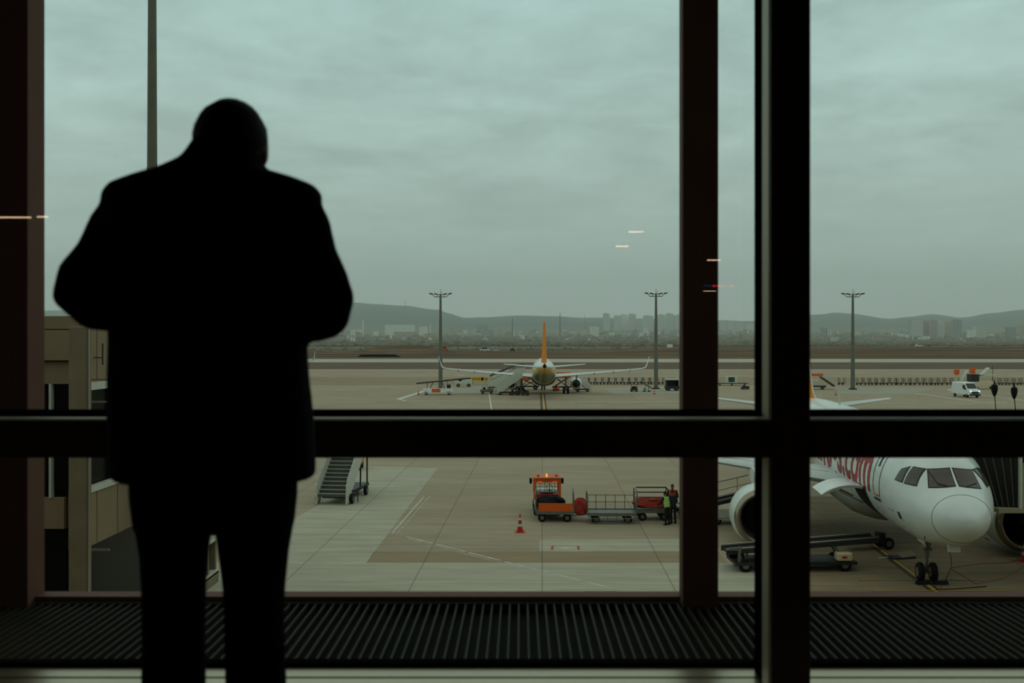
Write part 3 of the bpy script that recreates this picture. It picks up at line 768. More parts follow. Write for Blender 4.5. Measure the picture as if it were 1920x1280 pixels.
# ---- passenger stairs. local: foot at origin, climbs along +x
def stairs(label, loc, rz, top=3.4, wd=1.6, pan=offwhite, group=None, platform=1.6, canopy=False, simple=False, floor_=.45, slope=36):
    st = thing('passenger_stairs', label, 'airport stairs', loc, rz, group)
    L = (top - floor_) / math.tan(R(slope)); n = max(6, int((top - floor_) / .2)); hw = wd / 2
    mb = MB()
    for i in range(n):
        x = L * i / n; z_ = floor_ + (top - floor_) * (i + 1) / n
        mb.bb(x, x + L / n + .03, -hw, hw, z_ - .035, z_)
        mb.bb(x, x + .02, -hw, hw, z_ - (top - floor_) / n, z_ - .03)
    mb.bb(L, L + platform, -hw, hw, top - .06, top)
    mb.build('steps', mat('tread_metal', (92, 96, 84), .5, metal=.3, noise=.3, nscale=8), st)
    if not simple:
        mb = MB()
        for i in range(n):
            x = L * i / n; z_ = floor_ + (top - floor_) * (i + 1) / n
            mb.bb(x - .015, x + .02, -hw, hw, z_ - .03, z_ + .004)
        mb.build('nosing', offwhite, st)
    for sd in (-1, 1):
        y = sd * (hw + .05)
        poly = [(-.25, floor_ - .15), (.0, floor_ + .95), (L, top + 1.05), (L + platform, top + 1.05), (L + platform, top - .12), (L + .1, top - .25), (.1, floor_ - .25)]
        low = [(-.25, floor_ - .4), (-.2, floor_ + .7), (L, top + .85), (L + platform, top + .85), (L + platform, top - .2), (L + .1, top - .3), (.1, floor_ - .35)]
        MB().prism(low if not simple else poly, y - .03, y + .03).build('side_panel', pan, st)
        mb = MB().rings([(-.2, y, floor_ + .3), (0, y, floor_ + .98), (L, y, top + 1.08), (L + platform, y, top + 1.08)], .035, 8)
        for i in range(6): x = L * i / 5; mb.cyl((x, y, floor_ + .3 + (top - floor_) * i / 5), (x, y, floor_ + .96 + (top - floor_) * i / 5 * 1.0), .02, n=6)
        mb.build('handrail', pan if simple else silver, st)
    mb = MB().bb(.2, L + platform * .8, -hw * .8, hw * .8, .35, .55)
    for sd in (-1, 1): mb.cyl((L * .9, sd * hw * .7, .5), (L * .95, sd * hw * .7, top - .1), .05).cyl((L * .35, sd * hw * .7, .5), (L * .9, sd * hw * .7, top - .3), .04).cyl((L + platform * .7, sd * hw * .7, .5), (L + platform * .7, sd * hw * .7, top - .1), .05)
    mb.build('chassis', darkmet, st)
    wheels(st, [(.5, -hw - .18, .3), (.5, hw + .18, .3), (L * .9, -hw - .1, .3), (L * .9, hw + .1, .3)], .3, .18)
    if canopy:
        mb = MB()
        secs = []
        for x, z_ in ((0.6, floor_ + 2.4), (L, top + 2.0), (L + platform, top + 2.0)):
            secs.append([(x, -hw, z_ - .3), (x, -hw * .6, z_), (x, hw * .6, z_), (x, hw, z_ - .3), (x, hw, z_ - .36), (x, hw * .58, z_ - .07), (x, -hw * .58, z_ - .07), (x, -hw, z_ - .36)])
        mb.loft(secs).build('canopy', darkmet, st)
        mb = MB()
        for k in range(6):
            x = .8 + (L + platform - .9) * k / 5; zb_ = floor_ + (top - floor_) * min(1, x / L); zt = floor_ + 2.4 + (top + 2 - floor_ - 2.4) * min(1, max(0, (x - .6) / (L - .6))) - .3
            for sd in (-1, 1): mb.cyl((x, sd * hw, zb_ + .4), (x, sd * hw, zt), .035, n=6)
        mb.build('canopy_frame', offwhite, st)
    return st
g = G(623, 946)
ns = stairs('grey mobile boarding steps with dark treads standing on the near apron', (g.x, g.y, 0), face((0, 0), (.12, 1)), top=3.5, wd=1.7)
MB().cyl((.8, -1.3, .05), (.8, -1.3, .75), .03).cyl((.8, -.8, .72), (.8, -1.32, .72), .035).cyl((1.1, -.8, .2), (.8, -1.3, .6), .025).build('outrigger', darkmet, ns)

# ---- orange cabinet beyond those steps
g = G(664, 879)
t_ = thing('ground_power_unit', 'small orange cabinet trailer partly hidden beyond the near boarding steps', 'ground power unit', (g.x, g.y, 0))
MB().bb(-.55, .55, -1, 1, .35, 1.6).build('cabinet', orange, t_, bevel=.03)
MB().bb(-.45, .0, -1.02, -1.0, .6, 1.3).build('vent_panel', darkmet, t_)
wheels(t_, [(-.5, -.7, .25), (.5, -.7, .25), (-.5, .7, .25), (.5, .7, .25)], .25, .14, 'x')

# ---- cone
def cone(label, loc, s=1.0, group=None):
    c = thing('traffic_cone', label, 'traffic cone', loc, 0, group, s)
    MB().prism([(-.22, -.25), (.22, -.25), (.25, -.22), (.25, .22), (.22, .25), (-.22, .25), (-.25, .22), (-.25, -.22)], 0, .035, 'z').build('base', red, c)
    MB().lathe([(.035, .16), (.9, .025), (.92, .02)], (0, 0, 0), 'z', 20).build('cone_body', red, c, smooth=40)
    for a, b in ((.28, .42), (.60, .72)):
        ra, rb = .16 - .135 * (a - .035) / .865 + .004, .16 - .135 * (b - .035) / .865 + .004
        MB().lathe([(a, ra), (b, rb)], (0, 0, 0), 'z', 20).build('reflective_band', offwhite, c, smooth=40)
    return c
cn = cone('red and white traffic cone left of the orange tractor', G(975, 997), 1.0)
dup(cn, G(1922, 1052), 0, 'red and white traffic cone at the right edge below the engine')
dup(cn, G(1567, 741), 0, 'distant red traffic cone between the tractor and the right mast')
dup(cn, G(1227, 739), 0, 'distant red traffic cone near the foot of the middle mast')
dup(cn, G(784.5, 740), 0, 'distant red traffic cone at the tip of the long belt loader')

# ---- baggage tractor seen from behind. local +y = forward
g = G(1026, 966)
tr_ = thing('baggage_tractor', 'orange and white baggage tractor seen from behind with a wire rear guard', 'baggage tractor', (g.x, g.y, 0), R(1))
w2 = .68
MB().bb(-w2, w2, -.2, 2.5, .32, .95).bb(-w2, w2, 1.4, 2.6, .9, 1.15).build('body', offwhite, tr_, bevel=.04)
mb = MB()
for sx in (-1, 1):
    mb.bb(sx * w2 - .07, sx * w2 + .07, -.15, -.02, .9, 2.02).bb(sx * w2 - .05, sx * w2 + .05, 1.35, 1.45, 1.1, 2.02)
mb.bb(-w2 - .07, w2 + .07, -.18, 1.5, 1.98, 2.08).bb(-w2, w2, -.12, -.04, 1.82, 1.98)
mb.build('cab', orange, tr_, bevel=.02)
MB().bb(-w2 - .02, w2 + .02, -.2, -.16, 2.05, 2.1).build('roof_edge', mat('tan_trim', (196, 132, 70), .6), tr_)
mb = MB()
for k in range(1, 5): x = -w2 + 2 * w2 * k / 5; mb.bb(x - .012, x + .012, -.10, -.08, 1.2, 1.85)
for k in range(4): z_ = 1.25 + k * .17; mb.bb(-w2, w2, -.11, -.09, z_ - .012, z_ + .012)
mb.build('rear_guard', darkmet, tr_)
for sx in (-1, 1): MB().bb(sx * .33 - .3, sx * .33 + .3, -.14, -.06, .98, 1.18).build('rear_panel', red, tr_)
for sx in (-1, 1):
    MB().bb(sx * .4 - .13, sx * .4 + .13, -.2, -.15, 1.83, 1.89).build('tail_lamp', mat('lit_tail_lamp', (240, 90, 50), emit=(255, 90, 40), estr=.25), tr_)
    MB().cyl((sx * w2, .9, 1.8), (sx * (w2 + .2), .9, 1.8), .015).bb(sx * (w2 + .2) - .07, sx * (w2 + .2) + .07, .86, .9, 1.62, 1.92).build('mirror', black, tr_)
    MB().cyl((sx * .5, -.1, 2.08), (sx * .5, -.1, 2.2), .02).bb(sx * .5 - .08, sx * .5 + .08, -.14, -.06, 2.17, 2.23).build('work_lamp', red, tr_)
MB().cyl((-.02, .2, 2.08), (-.02, .2, 2.13), .06).cyl((-.02, .2, 2.13), (-.02, .2, 2.26), .05).build('beacon', mat('lit_amber_beacon', (255, 190, 70), emit=(255, 190, 80), estr=.7), tr_)
MB().bb(-.35, .35, .25, .75, .95, 1.1).bb(-.35, .35, .15, .28, 1.05, 1.22).build('seat', black, tr_)
MB().rings([(.18 + .17 * math.cos(a), 1.15 + .05 * math.sin(a), 1.35 + .16 * math.sin(a)) for a in [2 * pi * k / 12 for k in range(13)]], .015, 6).cyl((.18, 1.15, 1.35), (.18, 1.4, 1.15), .02).build('steering_wheel', black, tr_)
wheels(tr_, [(-w2 + .05, .25, .3), (w2 - .05, .25, .3), (-w2 + .05, 2.0, .3), (w2 - .05, 2.0, .3)], .3, .2, 'x')
MB().bb(-.1, .1, -.4, -.2, .35, .5).build('tow_hitch', darkmet, tr_)

# ---- baggage carts. local +x = length, deck at .55
def cart(name, label, loc, rz, L=2.5, W=1.35, side='mesh', load=None, ends=True):
    c = thing(name, label, 'baggage cart', loc, rz)
    hl, hw = L / 2, W / 2
    MB().bb(-hl, hl, -hw, hw, .47, .55).bb(-hl, hl, -hw - .02, -hw + .03, .42, .58).bb(-hl, hl, hw - .03, hw + .02, .42, .58).build('deck', greymet, c)
    if ends:
        for sx in (-1, 1):
            pts = [(sx * hl, -hw, .5), (sx * hl, -hw, 1.45), (sx * hl, -hw + .12, 1.58), (sx * hl, hw - .12, 1.58), (sx * hl, hw, 1.45), (sx * hl, hw, .5)]
            mb = MB().rings(pts, .03, 8).cyl((sx * hl, -hw, 1.1), (sx * hl, hw, 1.1), .018, n=6)
            for k in range(1, 5): yy = -hw + W * k / 5; mb.cyl((sx * hl, yy, .55), (sx * hl, yy, 1.1), .012, n=5)
            mb.build('end_rail', greymet, c, smooth=40)
    if side == 'mesh':
        mb = MB()
        for z_ in (.58, .95, 1.32): mb.cyl((-hl, hw, z_), (hl, hw, z_), .016, n=6)
        for k in range(6): x = -hl + L * k / 5; mb.cyl((x, hw, .55), (x, hw, 1.32), .016, n=6)
        mb.build('side_gate', darkmet, c)
        mb = MB()
        for z_ in (.06, .3, .46): mb.cyl((-hl + .1, -hw - .05, z_), (hl - .1, -hw - .05, z_), .02, n=6)
        for k in range(6): x = -hl + .1 + (L - .2) * k / 5; mb.cyl((x, -hw - .05, .05), (x, -hw - .05, .5), .02, n=6)
        mb.build('lowered_gate', greymet, c)
    elif side == 'rails':
        mb = MB()
        for z_ in (.8, 1.05): mb.cyl((-hl, -hw, z_), (hl, -hw, z_), .02, n=6)
        mb.build('side_rail', greymet, c)
    wheels(c, [(sx * hl * .66, sy * hw * .82, .22) for sx in (-1, 1) for sy in (-1, 1)], .22, .14)
    MB().bb(-hl * .75, hl * .75, -.08, .08, .3, .47).bb(-hl * .66 - .06, -hl * .66 + .06, -hw * .8, hw * .8, .18, .3).bb(hl * .66 - .06, hl * .66 + .06, -hw * .8, hw * .8, .18, .3).build('underframe', darkmet, c)
    MB().cyl((-hl, 0, .4), (-hl - .75, 0, .32), .035).lathe([(-.02, .09), (.02, .09)], (-hl - .8, 0, .32), 'z', 12).build('tow_bar', greymet, c)
    return c
g1 = G(1040, 973)
c1 = cart('baggage_cart', 'grey baggage cart with an orange side board behind the tractor', (g1.x, g1.y, 0), R(178), 2.0, 1.9, None)
MB().bb(-.95, .85, .9, .95, .56, 1.0).build('side_board', orange, c1)
mb = MB()
for z_ in (.75, .95, 1.15): mb.cyl((1.0, -.95, z_), (1.0, .95, z_), .018, n=6)
mb.build('rail_bars', greymet, c1)
def bag(name, label, loc, r, m, seed, group=None, cat='tarpaulin'):
    rr = random.Random(seed); b = MB()
    n = 22; k = len(b.v)
    secs = []
    for i in range(13):
        a = pi * i / 12; q = max(.03, math.sin(a) ** .6); ring = []
        for j in range(n):
            f = 2 * pi * j / n; d = 1 + .16 * math.sin(3 * f + i * .9 + seed) + .1 * rr.uniform(-1, 1)
            cx_ = math.copysign(abs(math.cos(f)) ** .6, math.cos(f)); sy_ = math.copysign(abs(math.sin(f)) ** .6, math.sin(f))
            ring.append((r[0] * q * cx_ * d, r[1] * q * sy_ * d, r[2] * (1 - math.copysign(abs(math.cos(a)) ** .7, math.cos(a))) * (1 + .08 * math.sin(5 * f + seed))))
        secs.append(ring)
    o = b.loft(secs).build(name, m, None, smooth=50); o.location = loc
    return tag(o, label, cat, group)
bag('black_holdall', 'black soft bag lying on the cart behind the tractor', (g1.x - .25, g1.y + .2, .56), (.75, .5, .32), black, 2, cat='bag')
g2 = G(1146, 978)
c2 = cart('baggage_cart', 'empty grey wire-sided baggage cart in the middle of the three', (g2.x, g2.y, 0), R(-1), 2.55, 1.3, 'mesh')
bag('red_cover', 'crumpled red cover hanging on the left end of the middle cart', (g2.x - 1.62, g2.y + .15, .35), (.34, .3, .42), orangebag, 4)
g3 = G(1222, 972)
c3 = cart('baggage_cart', 'baggage cart piled with red covers beside the ground crew', (g3.x, g3.y, 0), R(180), 1.75, 1.5, 'rails')
bag('red_cover', 'long heap of red covers draped over the cart beside the crew', (g3.x - .05, g3.y - .2, .62), (.95, .6, .26), orangebag, 9)
mb = MB().rings([(-.8, .5, .6), (-.8, .5, 1.62), (-.7, .5, 1.75), (.9, .5, 1.75)], .035, 8)
mb.rings([(-.85, -.4, .6), (-.85, -.4, 1.25), (-.75, -.4, 1.36), (.9, -.4, 1.36)], .03, 8).build('hoop_rail', darkmet, c3, smooth=40)
g4 = G(1296, 966)
cart('baggage_cart', 'dark baggage cart half hidden by the slim column right of the crew', (g4.x, g4.y, 0), R(2), 1.6, 1.3, 'rails', ends=False)

# ---- belt loader. local +x from low end to high end; boom pivots
def belt_loader(label, loc, rz, L=6.2, z0=.8, z1=1.2, chas=(1.0, 4.6), pan=offwhite, boxcol=None, group=None, orange_box=False, rail=False, scale=1.0):
    b = thing('belt_loader', label, 'belt loader', loc, rz, group, scale)
    dz = (z1 - z0) / L; hw = .45
    def zz(x): return z0 + dz * x
    mb = MB()
    for sd in (-1, 1):
        mb.loft([[(0, sd * hw - .05, z0 - .1), (0, sd * hw + .05, z0 - .1), (0, sd * hw + .05, z0 + .1), (0, sd * hw - .05, z0 + .1)], [(L, sd * hw - .05, z1 - .1), (L, sd * hw + .05, z1 - .1), (L, sd * hw + .05, z1 + .1), (L, sd * hw - .05, z1 + .1)]])
    mb.build('boom', darkmet, b)
    MB().loft([[(0, -hw, z0), (0, hw, z0), (0, hw, z0 + .05), (0, -hw, z0 + .05)], [(L, -hw, z1), (L, hw, z1), (L, hw, z1 + .05), (L, -hw, z1 + .05)]]).build('belt', black, b)
    for sd in (-1, 1): MB().cyl((0, sd * (hw + .03), z0 + .14), (L, sd * (hw + .03), z1 + .14), .022).build('edge_rail', silver, b)
    if rail:
        mb = MB().cyl((0, hw + .05, z0 + .9), (L, hw + .05, z1 + .9), .025)
        for k in range(6): x = L * k / 5; mb.cyl((x, hw + .05, zz(x)), (x, hw + .05, zz(x) + .9), .02)
        mb.cyl((0, hw + .05, z0 + .45), (L, hw + .05, z1 + .45), .02).build('guard_rail', offwhite, b)
    a, c = chas
    MB().bb(a, c, -.75, .75, .3, .42).bb(a, a + .5, .35, .75, .4, .6).build('chassis', darkmet if boxcol else pan, b)
    bx = boxcol or pan
    MB().bb(c - .85, c - .2, -.78, -.3, .45, .78).build('engine_box', bx, b, bevel=.06)
    if orange_box: MB().bb(a + 1.4, a + 2.9, -.80, -.75, .5, 1.1).build('orange_panel', orange, b)
    MB().cyl((a + .6, -.3, .42), (a + .6, -.3, zz(a + .6)), .05).cyl((a + .6, .3, .42), (a + .6, .3, zz(a + .6)), .05).cyl((c - .4, -.35, .42), (c - .9, -.35, zz(c - .9)), .04).cyl((c - .4, .35, .42), (c - .9, .35, zz(c - .9)), .04).build('lift_strut', greymet, b)
    wheels(b, [(a + .45, -.62, .28), (a + .45, .62, .28), (c - .5, -.62, .28), (c - .5, .62, .28)], .28, .2)
    return b
ga, gb = G(1366, 1066), G(1640, 1064)
b1 = belt_loader('low dark belt loader with a cream engine box below the nose of the airliner', (ga.x - .2, ga.y, 0), face(ga, gb), L=6.4, z0=.78, z1=1.25, chas=(.3, 5.4), boxcol=mat('cream_paint', (204, 188, 150), .5), pan=darkmet)
MB().bb(4.75, 4.95, -.80, -.78, .58, .66).build('red_badge', red, b1)
MB().box((.5, -.62, .6), (.1, .1, .9)).box((.35, -.6, .95), (.5, .08, .12)).build('control_post', greymet, b1)
ga, gb = G(1600, 1030), G(1690, 1026)
t_ = thing('towing_dolly', 'low black wheeled dolly standing behind the belt loader under the nose', 'dolly', (ga.x, ga.y, 0), face(ga, gb))
MB().bb(-.4, 1.7, -.3, .3, .3, .42).cyl((-.4, 0, .38), (-1.6, 0, .5), .04).bb(1.2, 1.5, -.2, .2, .4, .75).build('frame', darkmet, t_)
wheels(t_, [(1.55, -.35, .28), (1.55, .35, .28)], .28, .16)
ga = G(1310, 985)
b2 = belt_loader('white-sided belt loader with guard rail rising behind the left engine', (ga.x, ga.y + .6, 0), R(8), L=6.0, z0=.9, z1=2.1, chas=(.4, 4.4), pan=offwhite, rail=True)
MB().bb(.6, 4.2, -.8, -.76, .4, .85).build('side_panel', offwhite, b2)

# boards and cables on the ground by the nose gear
g = G(1690, 1046)
t_ = thing('wheel_chock_board', 'tilted pale board lying on dark planks near the nose wheels', 'board', (g.x, g.y, 0), R(14))
MB().box((0, 0, .05), (1.1, .5, .06), rx=.05).build('plank', darkmet, t_); MB().box((.25, -.05, .16), (.75, .42, .05), rx=.3, ry=-.08).build('pale_board', mat('card_board', (150, 136, 110), .8), t_)
MB().box((-.75, .15, .02), (.5, .16, .03)).build('paper_sheet', offwhite, t_)
nx, ny = 16.15, 39.6
for i, (sx, lb) in enumerate(((-.62, 'left'), (.62, 'right'))):
    t_ = thing('wheel_chock', f'black wheel chock against the {lb} nose wheel', 'wheel chock', (nx + sx * .55, ny - .5, 0), R(6))
    MB().prism([(-.12, 0), (.12, 0), (.05, .14), (-.05, .14)], -.28, .28, 'x').build('block', black, t_)
cabm = mat('orange_cable', (150, 72, 40), .6)
def cable(lb, pts, r=.018, m=cabm):
    o = MB().rings(pts, r, 6).build('power_cable', m, None, smooth=60); return tag(o, lb, 'cable')
a = Vector((nx + .75, ny - 2.2, 0)); b = G(1760, 1105)
q0, q1 = P(1778, 1024, 37.0), P(1784, 1063, 37.6)
cable('orange cable hanging from the nose down to the ground', [q0, q0.lerp(q1, .5) + Vector((.05, 0, -.05)), q1, G(1772, 1090) + Vector((0, 0, .02)), G(1760, 1107) + Vector((0, 0, .02))])
cable('thin cable trailing right from the nose wheels to the edge', [G(1783, 1066) + Vector((0, 0, .02)), G(1830, 1095) + Vector((0, 0, .02)), G(1880, 1085) + Vector((0, 0, .02)), G(1925, 1060) + Vector((0, 0, .02))], .012)
cable('second thin cable lying right of the nose wheels', [G(1786, 1064) + Vector((0, 0, .02)), G(1830, 1058) + Vector((0, 0, .02)), G(1890, 1056) + Vector((0, 0, .02)), G(1930, 1040) + Vector((0, 0, .02))], .012)
cable('dark cable curling in front of the nose wheels', [G(1745, 1094) + Vector((0, 0, .02)), G(1758, 1106) + Vector((0, 0, .02)), G(1800, 1104) + Vector((0, 0, .02)), G(1850, 1100) + Vector((0, 0, .02))], .02, black)

# ================================================================== FAR STAND EQUIPMENT
def at(px, py): return G(px, py)
# stairs at the distant airliner
def st_far(lb, foot, head, top, wd, **k):
    a, b = G(*foot), G(*head); return stairs(lb, (a.x, a.y, 0), face(a, b), top=top, wd=wd, simple=True, **k)
s1_ = G(928, 740)
stairs('long pale boarding steps rising to the distant airliner, left of its tail', (s1_.x + .3, s1_.y, 0), R(14), top=3.1, wd=1.5, simple=True, slope=33, platform=.4, pan=mat('pale_grey_paint', (188, 190, 172), .55))
s2_ = G(913, 730)
stairs('second boarding steps with dark canopy beyond the pale ones', (s2_.x, s2_.y, 0), R(6), top=3.0, wd=1.5, simple=True, canopy=True, slope=24)
s3_ = G(1108, 735)
stairs('pale boarding steps falling to the right beside the distant engine', (s3_.x, s3_.y + 2, 0), R(176), top=2.3, wd=1.4, simple=True, platform=.4)
# catering trucks
def box_truck(label, loc, rz, col, L=4.6, Hh=1.5, zb=1.7, lift=True, scale=1):
    b = thing('catering_truck', label, 'truck', loc, rz, None, scale)
    MB().bb(-L / 2, L / 2, -1.1, 1.1, zb, zb + Hh).build('cargo_box', col, b, bevel=.04)
    MB().bb(-L / 2 + .5, L / 2 - .5, -1.13, -1.1, zb + Hh * .4, zb + Hh * .6).build('side_stripe', offwhite, b)
    MB().bb(-L / 2, L / 2 + 1.4, -.9, .9, .5, .75).build('chassis', darkmet, b)
    mb = MB()
    if zb > 1.2:
        for sd in (-.7, .7): mb.cyl((-L / 2 + .4, sd, .7), (L / 2 - .4, sd, zb), .06).cyl((L / 2 - .4, sd, .7), (-L / 2 + .4, sd, zb), .06)
        mb.build('scissor_lift', darkmet, b)
    cb = MB().prism([(L / 2 + .2, .6), (L / 2 + 1.9, .6), (L / 2 + 1.85, 1.3), (L / 2 + 1.5, 2.1), (L / 2 + .2, 2.1)], -1.0, 1.0).build('cab', offwhite, b, bevel=.04)
    MB().prism([(L / 2 + 1.89, 1.3), (L / 2 + 1.56, 2.02), (L / 2 + 1.58, 2.02), (L / 2 + 1.91, 1.3)], -.85, .85).build('windscreen', glassdk, cb)
    wheels(b, [(sx, sy, .42) for sx in (-L / 2 + .7, L / 2 + 1.1) for sy in (-.95, .95)], .42, .26)
    return b
g = G(1060, 733); box_truck('orange raised catering truck right of the distant airliner tail', (g.x - .6, g.y + 4, 0), R(2), orange, 3.4, 1.1, 2.35)
g = G(985, 733); box_truck('orange raised catering truck left of the distant airliner tail', (g.x + 1.0, g.y + 6, 0), R(178), orange, 3.4, 1.1, 1.9)
# long belt loader on the left
g = G(800, 740)
b3 = belt_loader('long white belt loader with an orange panel left of the distant airliner', (g.x - 1.8, g.y, 0), R(3), L=9.5, z0=2.0, z1=2.9, chas=(1.3, 6.2), orange_box=True)
MB().bb(1.2, 6.3, -.55, .55, .42, 1.15).bb(2.1, 4.9, -.74, -.5, .42, 1.15).bb(1.2, 1.5, -.74, -.5, .5, 1.1).bb(6.0, 6.3, -.74, -.5, .5, 1.1).build('white_side', white, b3)
MB().cyl((2.4, 0, 1.1), (2.9, 0, 2.2), .06).cyl((5, 0, 1.1), (4.4, 0, 2.3), .06).bb(5.3, 6.0, -.5, .5, 1.1, 1.8).build('boom_support', darkmet, b3)
# small tractors / trucks
def tug(label, loc, rz, col, cab=True, scale=1.0, name='apron_tug'):
    b = thing(name, label, 'tug', loc, rz, None, scale)
    MB().bb(-1.4, 1.4, -.7, .7, .35, .95).build('body', col, b, bevel=.05)
    MB().prism([(.2, .95), (1.35, .95), (1.3, 1.15), (.2, 1.2)], -.65, .65).build('bonnet', col, b)
    if cab:
        mb = MB()
        for x in (-1.0, .15):
            for y in (-.6, .6): mb.cyl((x, y, .95), (x * .9, y, 1.85), .035, n=6)
        mb.bb(-1.05, .2, -.66, .66, 1.83, 1.9).build('cab_frame', col, b)
    MB().bb(-.8, -.3, -.3, .3, .95, 1.35).build('seat', black, b)
    wheels(b, [(sx, sy, .3) for sx in (-.85, .85) for sy in (-.62, .62)], .3, .2)
    return b
def van(label, loc, rz, col=white, scale=1.0):
    v_ = thing('delivery_van', label, 'van', loc, rz, None, scale)
    prof = [(-2.7, .45), (-2.75, 1.2), (-2.65, 2.35), (-2.4, 2.5), (.9, 2.5), (1.25, 2.38), (2.0, 1.5), (2.75, 1.25), (2.85, .9), (2.8, .42)]
    MB().prism(prof, -.98, .98).build('body', col, v_, bevel=.12)
    MB().prism([(1.22, 2.32), (1.27, 2.36), (2.06, 1.52), (2.0, 1.46)], -.82, .82).build('windscreen', glassdk, v_)
    for sd in (-1, 1): MB().bb(.75, 1.5, sd * .975, sd * 1.0, 1.45, 2.1).build('side_window', glassdk, v_)
    MB().bb(2.78, 2.88, -.62, .62, .72, 1.0).build('grille', black, v_); MB().bb(2.7, 2.92, -.95, .95, .38, .66).build('bumper', darkmet, v_, bevel=.04)
    for sd in (-1, 1): MB().bb(2.62, 2.84, sd * .75 - .16, sd * .75 + .16, .98, 1.2).build('headlamp', mat('lit_headlamp', (220, 240, 235), emit=(215, 240, 235), estr=.8), v_, bevel=.03)
    for sd in (-1, 1): MB().box((1.75, sd * 1.15, 1.5), (.1, .22, .32)).build('wing_mirror', black, v_)
    wheels(v_, [(sx, sy, .36) for sx in (-1.75, 1.9) for sy in (-.86, .86)], .36, .24)
    return v_
g = G(1818, 745); van('white delivery van driving towards the window at the right', (g.x, g.y + 1.5, 0), math.atan2(-1, .10) + .02, white, 1.0)
g = G(869, 725); tug('white apron tug behind the long belt loader', (g.x, g.y, 0), R(4), offwhite, True, 1.25)
g = G(913, 738); t_ = tug('pale low apron tug with dark cab left of the pale boarding steps', (g.x, g.y, 0), R(2), greymet, True, .85)
g = G(965, 741); tug('dark apron tug parked under the pale boarding steps', (g.x, g.y, 0), R(10), darkmet, False, .7)
g = G(985, 741); tug('small dark apron tug between the pale steps and the airliner', (g.x, g.y, 0), R(80), darkmet, False, .7)
g = G(1043, 733); tug('small orange fronted tug under the right wing root of the distant airliner', (g.x, g.y + 1, 0), R(80), orange, False, .7)
g = G(1189, 734); tug('small dark tug on the apron right of the distant right wing', (g.x, g.y, 0), R(75), darkmet, True, .75)
g = G(1213, 734); belt_loader('small dark belt loader tilted up next to the dark tug', (g.x + 1.1, g.y, 0), R(170), L=2.6, z0=.6, z1=2.1, chas=(.3, 2.2), scale=.9)
g = G(1260, 732)
t_ = thing('ambulance_lift', 'dark open lift truck with raised posts left of the slim column', 'lift truck', (g.x, g.y, 0))
MB().bb(-1.3, 1.3, -1, 1, .4, .9).build('chassis', darkmet, t_); MB().bb(-1.25, 1.2, -.9, .9, 2.0, 2.25).build('roof', offwhite, t_)
MB().bb(-1.2, -1.0, -.9, .9, .9, 2.0).bb(1.0, 1.15, -.9, .9, .9, 2.0).bb(-1.1, 1.1, .7, .8, .9, 2).build('cab_wall', darkmet, t_)
MB().bb(-1.2, -.95, -.3, .3, 2.25, 3.3).bb(.7, 1.2, -.3, .3, 2.25, 3.5).build('raised_post', offwhite, t_)
wheels(t_, [(sx, sy, .38) for sx in (-.8, .8) for sy in (-.8, .8)], .38, .2)
# container dolly right of slim column
g = G(1371, 722.5)
t_ = thing('cargo_container', 'pale cargo container with a dark panel on a dolly behind the slim column', 'cargo container', (g.x, g.y, 0))
MB().bb(-1.2, 1.2, -.8, .8, .55, 1.95).build('container_body', offwhite, t_, bevel=.03); MB().bb(-.75, .55, -.83, -.8, .75, 1.8).build('dark_panel', mat('slate_panel', (48, 62, 66), .5), t_)
MB().bb(-3.2, 3.4, -.8, .8, .4, .55).build('dolly_bed', darkmet, t_); wheels(t_, [(sx, -.6, .2) for sx in (-2.5, 0, 2.7)], .2, .15)
g = G(1397, 730)
tug('tiny dark tug on the apron right of the cargo container', (g.x, g.y, 0), R(20), darkmet, False, .55)
# orange stair truck
g = G(1538, 729.5)
t_ = thing('stair_truck', 'orange topped boarding stair truck right of the thick window post', 'stair truck', (g.x, g.y, 0), R(0))
MB().bb(-2.8, .3, -.9, .9, 2.6, 3.1).build('orange_canopy', orange, t_, bevel=.05); MB().bb(-3.0, .9, -.9, .9, .45, .75).build('chassis', darkmet, t_)
MB().bb(-2.6, -.6, -.85, .85, 1.6, 2.2).build('platform', offwhite, t_)
mb = MB().loft([[(.0, -.7, 2.3), (.0, .7, 2.3), (.0, .7, 2.5), (.0, -.7, 2.5)], [(2.6, -.7, .5), (2.6, .7, .5), (2.6, .7, .8), (2.6, -.7, .8)]]); mb.build('stair_flight', darkmet, t_)
MB().cyl((0, -.75, 2.9), (2.6, -.75, 1.3), .05).cyl((0, .75, 2.9), (2.6, .75, 1.3), .05).build('handrail', offwhite, t_)
wheels(t_, [(sx, -.75, .38) for sx in (-2.2, .2)], .38, .22)
# loaders at the far right
g = G(1847, 730)
t_ = thing('cargo_loader', 'cream cargo loader with raised beams and orange hoods behind the van', 'cargo loader', (g.x, g.y + 2, 0))
cream = mat('cream_paint', (204, 188, 150), .5)
MB().bb(-2.0, 2.6, -1, 1, .5, 1.5).build('body', cream, t_, bevel=.05); MB().bb(-2.2, -.7, -1.02, 1, 1.5, 2.9).build('cab', darkmet, t_)
MB().loft([[(-.5, -.8, 2.0), (-.5, .8, 2.0), (-.5, .8, 2.2), (-.5, -.8, 2.2)], [(1.5, -.8, 4.0), (1.5, .8, 4.0), (1.5, .8, 4.2), (1.5, -.8, 4.2)]]).build('raised_beam', offwhite, t_)
MB().bb(-.2, 2.9, -.8, .8, 2.7, 2.85).build('deck', offwhite, t_); MB().bb(-1.9, -1.2, -.5, .5, 3.0, 4.1).build('orange_hood', orange, t_)
MB().cyl((2.4, 0, 1.5), (2.4, 0, 4.6), .05).build('mast_pole', darkmet, t_)
wheels(t_, [(sx, -.85, .4) for sx in (-1.4, 1.8)], .4, .25)
g = G(1806, 728)
